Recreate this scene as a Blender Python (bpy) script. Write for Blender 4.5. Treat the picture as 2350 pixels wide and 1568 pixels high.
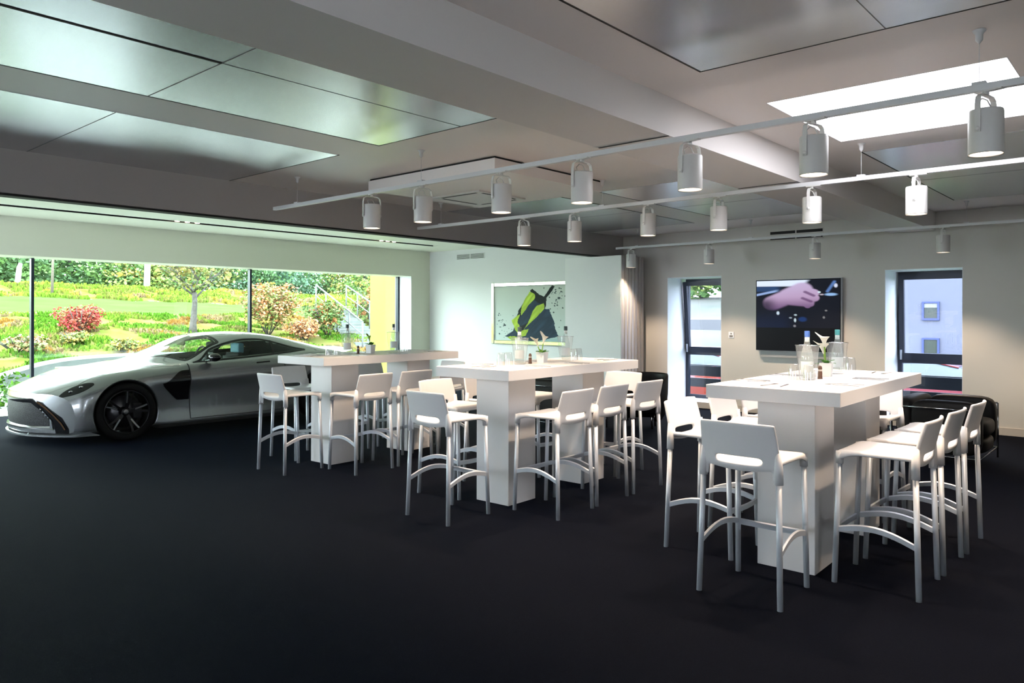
import bpy, bmesh, math, random
from math import sin, cos, pi, radians, sqrt, atan2
from mathutils import Vector, Matrix, noise
random.seed(7)
D = bpy.data
COL = bpy.context.scene.collection
for o in list(D.objects):
    D.objects.remove(o, do_unlink=True)
S = bpy.context.scene

# ------------------------------------------------------------ camera
YAW = radians(41.43)
ROLL = radians(0.086)
cam = D.cameras.new('camera')
cam.sensor_width = 36.0
cam.lens = 1730.0 / 2350.0 * 36.0
cam.shift_y = -(784.0 - 724.5) / 2350.0
cam.clip_start = 0.05
cam.clip_end = 500
camo = D.objects.new('camera', cam)
COL.objects.link(camo)
fwd = Vector((cos(YAW), sin(YAW), 0))
rgt = Vector((sin(YAW), -cos(YAW), 0))
up = Vector((0, 0, 1))
r2 = rgt * cos(ROLL) + up * sin(ROLL)
u2 = up * cos(ROLL) - rgt * sin(ROLL)
M = Matrix((r2, u2, -fwd)).transposed().to_4x4()
M.translation = Vector((0, 0, 1.5))
camo.matrix_world = M
S.camera = camo

# ------------------------------------------------------------ world and exposure
W = D.worlds.new('world')
S.world = W
W.use_nodes = True
nt = W.node_tree
nt.nodes.clear()
wo = nt.nodes.new('ShaderNodeOutputWorld')
wb = nt.nodes.new('ShaderNodeBackground')
tc = nt.nodes.new('ShaderNodeTexCoord')
sx = nt.nodes.new('ShaderNodeSeparateXYZ')
cr = nt.nodes.new('ShaderNodeValToRGB')
cr.color_ramp.elements[0].position = 0.0
cr.color_ramp.elements[0].color = (0.84, 0.92, 1.0, 1)
cr.color_ramp.elements[1].position = 0.8
cr.color_ramp.elements[1].color = (0.70, 0.80, 1.0, 1)
nt.links.new(tc.outputs['Generated'], sx.inputs[0])
nt.links.new(sx.outputs['Z'], cr.inputs[0])
nt.links.new(cr.outputs[0], wb.inputs[0])
wb.inputs[1].default_value = 21.0
nt.links.new(wb.outputs[0], wo.inputs[0])
S.view_settings.view_transform = 'Standard'
S.view_settings.look = 'None'
S.view_settings.gamma = 1
S.view_settings.use_curve_mapping = False
S.view_settings.exposure = 0.12
SPOT_W = 135.0

# ------------------------------------------------------------ materials
def mat(name, col, rough=0.5, metal=0.0, spec=0.5, noise_amt=0.0, nscale=20.0, bump=0.0, bscale=60.0, coat=0.0,
        emit=None, estr=0.0, sheen=0.0, col2=None, aniso=0.0):
    m = D.materials.new(name)
    m.use_nodes = True
    t = m.node_tree
    b = t.nodes['Principled BSDF']
    b.inputs['Base Color'].default_value = (*col, 1)
    b.inputs['Roughness'].default_value = rough
    b.inputs['Metallic'].default_value = metal
    b.inputs['Specular IOR Level'].default_value = spec
    b.inputs['Coat Weight'].default_value = coat
    b.inputs['Coat Roughness'].default_value = 0.04
    b.inputs['Sheen Weight'].default_value = sheen
    b.inputs['Anisotropic'].default_value = aniso
    if emit:
        b.inputs['Emission Color'].default_value = (*emit, 1)
        b.inputs['Emission Strength'].default_value = estr
    if noise_amt or col2:
        tcn = t.nodes.new('ShaderNodeTexCoord')
        n = t.nodes.new('ShaderNodeTexNoise')
        n.inputs['Scale'].default_value = nscale
        n.inputs['Detail'].default_value = 5
        t.links.new(tcn.outputs['Object'], n.inputs['Vector'])
        r = t.nodes.new('ShaderNodeValToRGB')
        c2 = col2 or tuple(max(0, c * (1 - noise_amt)) for c in col)
        r.color_ramp.elements[0].position = 0.35
        r.color_ramp.elements[1].position = 0.65
        r.color_ramp.elements[0].color = (*c2, 1)
        r.color_ramp.elements[1].color = (*col, 1)
        t.links.new(n.outputs['Fac'], r.inputs[0])
        t.links.new(r.outputs[0], b.inputs['Base Color'])
    if bump:
        tcn = t.nodes.new('ShaderNodeTexCoord')
        n = t.nodes.new('ShaderNodeTexNoise')
        n.inputs['Scale'].default_value = bscale
        n.inputs['Detail'].default_value = 4
        t.links.new(tcn.outputs['Object'], n.inputs['Vector'])
        bp = t.nodes.new('ShaderNodeBump')
        bp.inputs['Strength'].default_value = bump
        bp.inputs['Distance'].default_value = 0.01
        t.links.new(n.outputs['Fac'], bp.inputs['Height'])
        t.links.new(bp.outputs[0], b.inputs['Normal'])
    return m

def schlick(t, f0):
    """reflectance of a thin sheet, the same from both sides"""
    g = t.nodes.new('ShaderNodeNewGeometry')
    d = t.nodes.new('ShaderNodeVectorMath'); d.operation = 'DOT_PRODUCT'
    t.links.new(g.outputs['Normal'], d.inputs[0]); t.links.new(g.outputs['Incoming'], d.inputs[1])
    def m(op, a, b):
        n = t.nodes.new('ShaderNodeMath'); n.operation = op
        for i, q in enumerate((a, b)):
            if q is None: continue
            if isinstance(q, (int, float)): n.inputs[i].default_value = q
            else: t.links.new(q, n.inputs[i])
        return n.outputs[0]
    c = m('ABSOLUTE', d.outputs['Value'], None)
    k = m('POWER', m('SUBTRACT', 1.0, c), 5.0)
    return m('ADD', m('MULTIPLY', k, 1 - f0), f0)

def glass_mat(name, tint=(1, 1, 1), rough=0.0, ior=1.45, gain=1.0):
    """thin clear pane: transparent with a fresnel reflection"""
    m = D.materials.new(name)
    m.use_nodes = True
    t = m.node_tree
    t.nodes.clear()
    o = t.nodes.new('ShaderNodeOutputMaterial')
    mx = t.nodes.new('ShaderNodeMixShader')
    tr = t.nodes.new('ShaderNodeBsdfTransparent')
    gl = t.nodes.new('ShaderNodeBsdfGlossy')
    fr = schlick(t, ((ior - 1) / (ior + 1)) ** 2)
    tr.inputs[0].default_value = (*tint, 1)
    gl.inputs['Roughness'].default_value = rough
    gl.inputs[0].default_value = (gain, gain, gain, 1)
    t.links.new(fr, mx.inputs[0])
    t.links.new(tr.outputs[0], mx.inputs[1])
    t.links.new(gl.outputs[0], mx.inputs[2])
    t.links.new(mx.outputs[0], o.inputs[0])
    return m

def vcol_mat(name, emit=0.0, rough=0.5, base=True):
    m = D.materials.new(name)
    m.use_nodes = True
    t = m.node_tree
    b = t.nodes['Principled BSDF']
    a = t.nodes.new('ShaderNodeVertexColor')
    a.layer_name = 'Col'
    b.inputs['Roughness'].default_value = rough
    if base:
        t.links.new(a.outputs[0], b.inputs['Base Color'])
    else:
        b.inputs['Base Color'].default_value = (0.006, 0.006, 0.008, 1)
        b.inputs['Specular IOR Level'].default_value = .06
    if emit:
        t.links.new(a.outputs[0], b.inputs['Emission Color'])
        b.inputs['Emission Strength'].default_value = emit
    return m

MT = {}
MT['wall'] = mat('wall_paint', (0.60, 0.575, 0.535), 0.65, bump=0.03, bscale=150)
MT['white_wall'] = mat('white_wall_paint', (0.66, 0.67, 0.655), 0.6, bump=0.02, bscale=150)
MT['jamb'] = mat('white_jamb_paint', (0.82, 0.84, 0.88), 0.5)
MT['ceil'] = mat('ceiling_paint', (0.82, 0.765, 0.74), 0.42, spec=0.5)
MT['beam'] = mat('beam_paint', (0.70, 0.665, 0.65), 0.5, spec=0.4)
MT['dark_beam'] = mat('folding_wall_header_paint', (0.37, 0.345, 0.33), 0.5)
MT['panel'] = mat('satin_metal_panel', (0.74, 0.75, 0.78), 0.27, metal=0.85, noise_amt=0.06, nscale=1.5)
MT['black'] = mat('black_gap', (0.008, 0.007, 0.007), 0.7)
MT['carpet'] = mat('dark_carpet', (0.0024, 0.0026, 0.0048), 0.9, spec=0.04, bump=0.6, bscale=260, col2=(0.0020, 0.0022, 0.0040), nscale=90)
_c = MT['carpet'].node_tree.nodes['Principled BSDF']
_c.inputs['Sheen Weight'].default_value = 0.022
_c.inputs['Sheen Tint'].default_value = (0.10, 0.28, 0.70, 1)
_c.inputs['Sheen Roughness'].default_value = 0.45
MT['navy_frame'] = mat('dark_navy_frame', (0.012, 0.018, 0.035), 0.35)
MT['glass'] = glass_mat('window_glass', (0.91, 0.965, 0.90))
MT['glass_clear'] = glass_mat('clear_window_glass', (0.97, 0.985, 1.0))
MT['glass_solar'] = glass_mat('solar_window_glass', (0.72, 0.745, 0.79))
MT['white_plastic'] = mat('white_plastic', (0.67, 0.655, 0.66), 0.38)
MT['alu'] = mat('satin_aluminium', (0.56, 0.59, 0.64), 0.45, metal=0.35)
MT['table'] = mat('white_laminate', (0.68, 0.66, 0.655), 0.45)
MT['lamp_white'] = mat('lamp_housing_paint', (0.66, 0.64, 0.62), 0.4)
MT['track'] = mat('track_paint', (0.66, 0.66, 0.67), 0.4)
MT['lamp_glow'] = mat('lamp_glow', (1, 0.9, 0.8), 0.5, emit=(1.0, 0.80, 0.60), estr=9.0)
MT['chrome'] = mat('chrome', (0.55, 0.56, 0.58), 0.14, metal=1.0)
MT['leather'] = mat('black_leather', (0.009, 0.008, 0.008), 0.5, spec=.25, bump=0.15, bscale=120)
MT['brown_leather'] = mat('worn_leather_edge', (0.020, 0.015, 0.012), 0.4, bump=0.15, bscale=120)

# ------------------------------------------------------------ mesh helpers
def add_box(bm, x0, x1, y0, y1, z0, z1, mi=0):
    x0, x1 = min(x0, x1), max(x0, x1); y0, y1 = min(y0, y1), max(y0, y1); z0, z1 = min(z0, z1), max(z0, z1)
    v = [bm.verts.new(p) for p in ((x0, y0, z0), (x1, y0, z0), (x1, y1, z0), (x0, y1, z0),
                                   (x0, y0, z1), (x1, y0, z1), (x1, y1, z1), (x0, y1, z1))]
    fs = []
    for f in ((0, 3, 2, 1), (4, 5, 6, 7), (0, 1, 5, 4), (1, 2, 6, 5), (2, 3, 7, 6), (3, 0, 4, 7)):
        fc = bm.faces.new([v[i] for i in f]); fc.material_index = mi; fs.append(fc)
    return v

def box_bm(*a, bev=0.0, seg=2):
    bm = bmesh.new()
    add_box(bm, *a)
    if bev:
        bmesh.ops.bevel(bm, geom=bm.edges[:], offset=bev, segments=seg, affect='EDGES', profile=0.6)
    return bm

def frame_axes(d):
    d = d.normalized()
    a = Vector((0, 0, 1)) if abs(d.z) < 0.9 else Vector((1, 0, 0))
    x = d.cross(a).normalized()
    return x, d.cross(x).normalized()

def add_tube(bm, pts, r, n=12, cap=True, mi=0, sx=1.0, sy=1.0, closed=False):
    pts = [Vector(p) for p in pts]
    rs = r if isinstance(r, (list, tuple)) else [r] * len(pts)
    rings = []
    N = len(pts)
    px = None
    for i, p in enumerate(pts):
        if closed:
            d = pts[(i + 1) % N] - pts[i - 1]
        else:
            d = pts[min(i + 1, N - 1)] - pts[max(i - 1, 0)]
        d.normalize()
        if px is None:
            x, y = frame_axes(d)
        else:
            x = (px - d * px.dot(d)).normalized(); y = d.cross(x)
        px = x
        rings.append([bm.verts.new(p + (x * cos(2 * pi * k / n) * sx + y * sin(2 * pi * k / n) * sy) * rs[i]) for k in range(n)])
    for i in range(N if closed else N - 1):
        a, b = rings[i], rings[(i + 1) % N]
        for k in range(n):
            f = bm.faces.new((a[k], a[(k + 1) % n], b[(k + 1) % n], b[k])); f.smooth = True; f.material_index = mi
    if cap and not closed:
        f = bm.faces.new(rings[0][::-1]); f.material_index = mi
        f = bm.faces.new(rings[-1]); f.material_index = mi

def add_lathe(bm, prof, cx=0, cy=0, n=28, mi=0, smooth=True, mat4=None, cap=False):
    rings = []
    for (r, z) in prof:
        ring = []
        for k in range(n):
            p = Vector((cx + r * cos(2 * pi * k / n), cy + r * sin(2 * pi * k / n), z))
            if mat4: p = mat4 @ p
            ring.append(bm.verts.new(p))
        rings.append(ring)
    for a, b in zip(rings[:-1], rings[1:]):
        for k in range(n):
            f = bm.faces.new((a[k], a[(k + 1) % n], b[(k + 1) % n], b[k])); f.smooth = smooth; f.material_index = mi
    if cap:
        bm.faces.new(rings[0][::-1]).material_index = mi
        bm.faces.new(rings[-1]).material_index = mi

def obj(name, bm, m, parent=None, smooth=False, loc=None, rot=None):
    me = D.meshes.new(name)
    bmesh.ops.remove_doubles(bm, verts=bm.verts, dist=1e-6) if False else None
    bmesh.ops.recalc_face_normals(bm, faces=bm.faces)
    bm.to_mesh(me); bm.free()
    for mm in (m if isinstance(m, (list, tuple)) else [m]):
        me.materials.append(mm)
    if smooth:
        for p in me.polygons: p.use_smooth = True
    o = D.objects.new(name, me)
    COL.objects.link(o)
    if parent: o.parent = parent
    if loc: o.location = loc
    if rot: o.rotation_euler = rot
    return o

def empty(name, loc=(0, 0, 0), rz=0.0):
    o = D.objects.new(name, None)
    o.empty_display_size = 0.1
    COL.objects.link(o)
    o.location = loc
    o.rotation_euler = (0, 0, rz)
    return o

def tag(o, label, cat, group=None, kind=None):
    o['label'] = label
    o['category'] = cat
    if group: o['group'] = group
    if kind: o['kind'] = kind
    return o

def thing(name, label, cat, loc=(0, 0, 0), rz=0.0, group=None):
    return tag(empty(name, loc, rz), label, cat, group)

def struct(name, bm, m, parent=None, **k):
    o = obj(name, bm, m, parent, **k)
    if not parent: o['kind'] = 'structure'
    return o

def copy_tree(o, parent=None):
    c = o.copy()
    COL.objects.link(c)
    if parent: c.parent = parent
    for ch in list(o.children):
        copy_tree(ch, c)
    return c

def place(proto, first, loc, rz, label, group=None):
    """use the prototype itself the first time, a copy of it and its parts afterwards"""
    o = proto if first else copy_tree(proto)
    o.location = loc
    o.rotation_euler = (0, 0, rz)
    o['label'] = label
    if group: o['group'] = group
    return o

def shade_auto(o, ang=40):
    for p in o.data.polygons: p.use_smooth = True
    bm = bmesh.new(); bm.from_mesh(o.data)
    for e in bm.edges:
        if len(e.link_faces) == 2 and e.calc_face_angle(0) > radians(ang): e.smooth = False
    bm.to_mesh(o.data); bm.free()
    return o
# ------------------------------------------------------------ room shell
HC = 2.885       # main ceiling
HA = 2.96        # ceiling of the window bay
XB, YB = -3.0, -3.5
XR, XA = 11.22, 11.80
YH0, YH1 = 7.30, 7.50      # header of the folding wall
YW, YG = 12.95, 13.40      # window wall inside / glass plane

struct('floor', box_bm(XB, 12.0, YB, 13.40, -0.12, 0.0), MT['carpet'])

# main ceiling with the roof light opening
SK = (4.77, 6.22, 0.68, 2.01)
bm = bmesh.new()
T = 0.30
add_box(bm, XB, SK[0], YB, YH1, HC, HC + T)
add_box(bm, SK[1], 12.0, YB, YH1, HC, HC + T)
add_box(bm, SK[0], SK[1], YB, SK[2], HC, HC + T)
add_box(bm, SK[0], SK[1], SK[3], YH1, HC, HC + T)
ceil = struct('ceiling', bm, MT['ceil'])
# downstand beam with its section joints
bm = bmesh.new()
add_box(bm, XB, XR, 2.41, 2.95, 2.64, HC)
obj('beam', bm, MT['beam'], ceil)
for x in (4.231, 6.401): obj('beam_joint', box_bm(x - .007, x + .007, 2.412, 2.948, 2.638, 2.642), MT['black'], ceil)

def panel(x0, x1, y0, y1, seams_x=(), seams_y=(), sides='XYxy'):
    g = 0.009
    obj('metal_panel', box_bm(x0, x1, y0, y1, HC - 0.003, HC + 0.001), MT['panel'], ceil)
    bm = bmesh.new()
    if 'X' in sides: add_box(bm, x1, x1 + g * 1.2, y0 - g, y1 + g, HC - 0.004, HC)
    if 'x' in sides: add_box(bm, x0 - g, x0, y0 - g, y1 + g, HC - 0.004, HC)
    if 'Y' in sides: add_box(bm, x0, x1 + g, y1, y1 + g * 1.4, HC - 0.004, HC)
    if 'y' in sides: add_box(bm, x0, x1 + g, y0 - g * 1.4, y0, HC - 0.004, HC)
    if len(bm.faces): obj('shadow_gap', bm, MT['black'], ceil)
    else: bm.free()
    bm = bmesh.new()
    for (x, a, b, w) in seams_x: add_box(bm, x - w, x + w, a, b, HC - 0.0045, HC - 0.002)
    for (y, a, b, w) in seams_y: add_box(bm, a, b, y - w, y + w, HC - 0.0045, HC - 0.002)
    if len(bm.faces): obj('panel_seam', bm, MT['seam'] if 'seam' in MT else MT['black'], ceil)
    else: bm.free()
MT['seam'] = mat('panel_seam_grey', (0.14, 0.14, 0.14), 0.5)
panel(XB, 3.90, YB, 2.02, seams_y=((1.053, XB, 3.9, 0.002),), sides='XY')
panel(XB, 3.88, 2.96, 4.87, seams_x=((2.045, 2.96, 4.87, 0.003),), seams_y=((3.93, 2.045, 3.88, 0.002),), sides='XY')
obj('shadow_gap', box_bm(XB, 2.045, 3.92, 3.94, HC - 0.006, HC), MT['black'], ceil)
panel(XB, 3.88, 5.43, YH0, seams_x=((2.065, 5.43, YH0, 0.003),), sides='X')
panel(6.72, 10.2, YB, 1.99, seams_x=((8.5, -1, 1.99, 0.002),), sides='Y')
panel(6.95, 10.2, 2.96, 4.84, seams_x=((8.6, 2.96, 4.84, 0.002),), sides='Y')
panel(6.95, 10.2, 5.40, YH0, seams_x=((8.6, 5.4, YH0, 0.002),), sides='y')

# roof light: shaft and luminous panes
sk = empty('skylight'); tag(sk, 'glowing white rectangular roof light in the ceiling at upper right', 'skylight')
bm = bmesh.new()
add_box(bm, SK[0] - 0.05, SK[0], SK[2] - 0.05, SK[3] + 0.05, HC, 3.45)
add_box(bm, SK[1], SK[1] + 0.05, SK[2] - 0.05, SK[3] + 0.05, HC, 3.45)
add_box(bm, SK[0], SK[1], SK[2] - 0.05, SK[2], HC, 3.45)
add_box(bm, SK[0], SK[1], SK[3], SK[3] + 0.05, HC, 3.45)
bm.free()
MT['sky_glow'] = mat('skylight_diffuser', (0.9, 0.9, 0.9), 0.6, emit=(0.93, 0.94, 1.0), estr=9.0)
obj('diffuser', box_bm(SK[0] - 0.02, SK[1] + 0.02, SK[2] - 0.02, SK[3] + 0.02, HC + 0.012, HC + 0.03), MT['sky_glow'], sk)
bm = bmesh.new()
for (a, b, c, d) in ((SK[0] - .0, SK[0] + .006, SK[2], SK[3]), (SK[1] - .006, SK[1], SK[2], SK[3]),
                     (SK[0], SK[1], SK[2], SK[2] + .006), (SK[0], SK[1], SK[3] - .006, SK[3])):
    add_box(bm, a, b, c, d, HC + 0.0, HC + 0.012)
obj('frame', bm, MT['track'], sk)

# header over the folding wall, its track, and the ceiling of the window bay
bm = bmesh.new()
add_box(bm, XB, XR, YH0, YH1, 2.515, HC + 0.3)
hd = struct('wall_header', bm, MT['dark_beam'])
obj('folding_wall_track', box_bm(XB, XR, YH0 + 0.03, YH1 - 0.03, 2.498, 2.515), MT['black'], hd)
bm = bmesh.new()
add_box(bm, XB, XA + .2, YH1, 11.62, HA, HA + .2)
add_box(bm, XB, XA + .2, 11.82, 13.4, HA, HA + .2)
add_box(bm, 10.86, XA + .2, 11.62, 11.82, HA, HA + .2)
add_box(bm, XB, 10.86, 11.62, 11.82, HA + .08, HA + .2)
MT['bay_ceil'] = mat('bay_ceiling_bounce_tint', (0.86, 0.87, 0.74), 0.5)  # off-white with the green light bounced from the grass mixed in
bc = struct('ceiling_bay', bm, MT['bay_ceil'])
obj('slot_lining', box_bm(XB, 10.86, 11.625, 11.815, HA + .06, HA + .079), MT['black'], bc)
bm = bmesh.new()
add_box(bm, XB, 10.86, 11.62, 11.625, HA + .003, HA + .08); add_box(bm, XB, 10.86, 11.815, 11.82, HA + .003, HA + .08)
obj('slot_side', bm, MT['black'], bc)

# walls
bm = bmesh.new()          # right wall with two deep window openings
WT = 0.68
X0, X1 = XR, XR + WT
W1 = (5.45, 6.42); W2 = (2.09, 3.03); ZB, ZT = 0.08, 2.14
for a, b in ((YB, W2[0]), (W2[1], W1[0]), (W1[1], 8.2)):
    add_box(bm, X0, X1, a, b, 0, HC + .3)
for a, b in (W1, W2):
    add_box(bm, X0, X1, a, b, 0, ZB); add_box(bm, X0, X1, a, b, ZT, HC + .3)
struct('wall_right', bm, MT['wall'])
for i, (a, b) in enumerate((W1, W2)):     # white reveals
    bm = bmesh.new(); e = 0.006
    add_box(bm, X0 - .001, X1, b - e, b, ZB, ZT); add_box(bm, X0 - .001, X1, a, a + e, ZB, ZT)
    add_box(bm, X0 - .001, X1, a + e, b - e, ZT - e, ZT); add_box(bm, X0 - .001, X1, a + e, b - e, ZB, ZB + e)
    struct('trim_%d' % (i + 1), bm, MT['jamb'])
struct('baseboard_right', box_bm(XR - 0.015, XR, YB, 6.8, 0, 0.10, bev=0.004), mat('baseboard_paint', (0.55, 0.50, 0.45), 0.5))
struct('wall_art', box_bm(XA, XA + .2, 7.9, 13.4, 0, 3.2), MT['white_wall'])
struct('wall_return', box_bm(X0 - .1, XA + .2, 8.0, 8.2, 0, 3.2), MT['white_wall'])
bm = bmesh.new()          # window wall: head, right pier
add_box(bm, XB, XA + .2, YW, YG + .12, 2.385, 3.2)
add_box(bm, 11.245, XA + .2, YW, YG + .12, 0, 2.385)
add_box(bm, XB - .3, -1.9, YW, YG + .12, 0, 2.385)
MT['head_wall'] = mat('window_wall_paint', (0.80, 0.805, 0.67), 0.6)  # wall colour tinted to carry the light reflected off the lawn
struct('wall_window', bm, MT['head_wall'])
struct('trim_3', box_bm(11.238, 11.245, YW, YG - .05, 0, 2.385), MT['jamb'])
struct('trim_4', box_bm(-1.9, 11.24, YW, YG + .1, 0.0, 0.012), mat('pale_sill_strip', (0.80, 0.80, 0.70), 0.4))
# big glazing: three panes between slim dark posts
wn = empty('window_1'); wn['kind'] = 'structure'
bm = bmesh.new()
for x in (0.175, 3.86, 7.545):
    add_box(bm, x - 0.02, x + 0.02, YG - 0.045, YG + 0.04, 0.012, 2.385)
add_box(bm, 11.19, 11.238, YG - 0.045, YG + 0.04, 0.012, 2.385)
obj('window_post', bm, MT['navy_frame'], wn)
bm = bmesh.new()
add_box(bm, -1.9, 11.24, YG, YG + .012, 0.012, 2.385)
obj('pane', bm, MT['glass'], wn)

# tall windows in the right wall, upper sash tilted inward
def tall_window(idx, a, b, tilt):
    w = empty('window_%d' % idx); w['kind'] = 'structure'
    xf = XR + WT - 0.06
    bm = bmesh.new(); f = 0.065
    add_box(bm, xf, xf + .06, b - f, b - .006, ZB, ZT); add_box(bm, xf, xf + .06, a + .006, a + f, ZB, ZT)
    add_box(bm, xf, xf + .06, a + f, b - f, ZT - f - .01, ZT - .006); add_box(bm, xf, xf + .06, a + f, b - f, ZB, ZB + f)
    add_box(bm, xf, xf + .06, a + f, b - f, 0.83, 0.91)
    obj('window_frame', bm, MT['navy_frame'], w)
    obj('pane', box_bm(xf + .03, xf + .036, a + f, b - f, ZB + f, .83), MT['glass_solar'], w)
    s = empty('sash'); s.parent = w; s.location = (xf - 0.005, (a + b) / 2, 0.88); s.rotation_euler = (0, -tilt, 0)
    hw = (b - a) / 2 - .03; H = ZT - 0.88 - .05
    bm = bmesh.new()
    add_box(bm, -.03, .03, -hw, -hw + .07, 0, H); add_box(bm, -.03, .03, hw - .07, hw, 0, H)
    add_box(bm, -.03, .03, -hw + .07, hw - .07, 0, .095); add_box(bm, -.03, .03, -hw + .07, hw - .07, H - .07, H)
    o = obj('sash_frame', bm, MT['navy_frame'], s)
    obj('sash_pane', box_bm(-.004, .004, -hw + .07, hw - .07, .09, H - .07), MT['glass_solar'], s)
    obj('handle', box_bm(-.055, -.03, hw - .045, hw - .02, .0, .14, bev=.004), MT['alu'], s)
tall_window(2, W1[0], W1[1], radians(6.0))
tall_window(3, W2[0], W2[1], radians(2.0))

# walls behind and beside the camera, with window openings added to let in daylight
def wall_with_holes(name, axis, pos, th, lo, hi, z1, holes, m):
    bm = bmesh.new(); cur = lo
    def seg(a, b, za, zb):
        if axis == 'x': add_box(bm, pos - th, pos, a, b, za, zb)
        else: add_box(bm, a, b, pos - th, pos, za, zb)
    for (a, b, za, zb) in holes:
        seg(cur, a, 0, z1); seg(a, b, 0, za); seg(a, b, zb, z1); cur = b
    seg(cur, hi, 0, z1)
    return struct(name, bm, m)
wall_with_holes('wall_back', 'x', XB, .3, YB, 13.5, 3.2, [(2.0, 3.2, 1.1, 2.2), (8.9, 12.8, 1.0, 2.85)], MT['wall'])
wn = empty('window_4'); wn['kind'] = 'structure'      # unseen end glazing, added to bring daylight into the bay
obj('pane', box_bm(XB - .16, XB - .15, 8.9, 12.8, 1.0, 2.85), MT['glass_clear'], wn)
bm = bmesh.new()
for y in (8.9, 10.18, 11.46, 12.74): add_box(bm, XB - .19, XB - .12, y, y + .06, 1.0, 2.85)
obj('window_post', bm, MT['navy_frame'], wn)
wall_with_holes('wall_near', 'y', YB, .3, XB - .3, 12.0, 3.2, [(-.6, .5, 1.1, 2.2)], MT['wall'])  # opening out of view, added for fill light
# ------------------------------------------------------------ tall tables
TL, TW, TT = 1.86, 0.772, 1.09
def make_table():
    t = thing('bar_table', '', 'table')
    bm = box_bm(0, TL, 0, TW, TT - .079, TT, bev=.003)
    obj('tabletop', bm, MT['table'], t)
    for x in (0.252, 1.27):
        obj('pedestal', box_bm(x, x + .341, .215, .215 + .342, 0, TT - .0792, bev=.004), MT['table'], t)
    return t
tb = make_table()
TBL = [((4.172, 1.346), 0.020, 'white slab bar table nearest the camera, in front of the television'),
       ((4.178, 3.720), 0.022, 'white slab bar table in the middle, in front of the painting'),
       ((4.219, 6.127), 0.030, 'white slab bar table farthest left, beside the silver car')]
for i, ((x, y), a, l) in enumerate(TBL):
    place(tb, i == 0, (x, y, 0), a, l, 'white bar tables')

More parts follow.
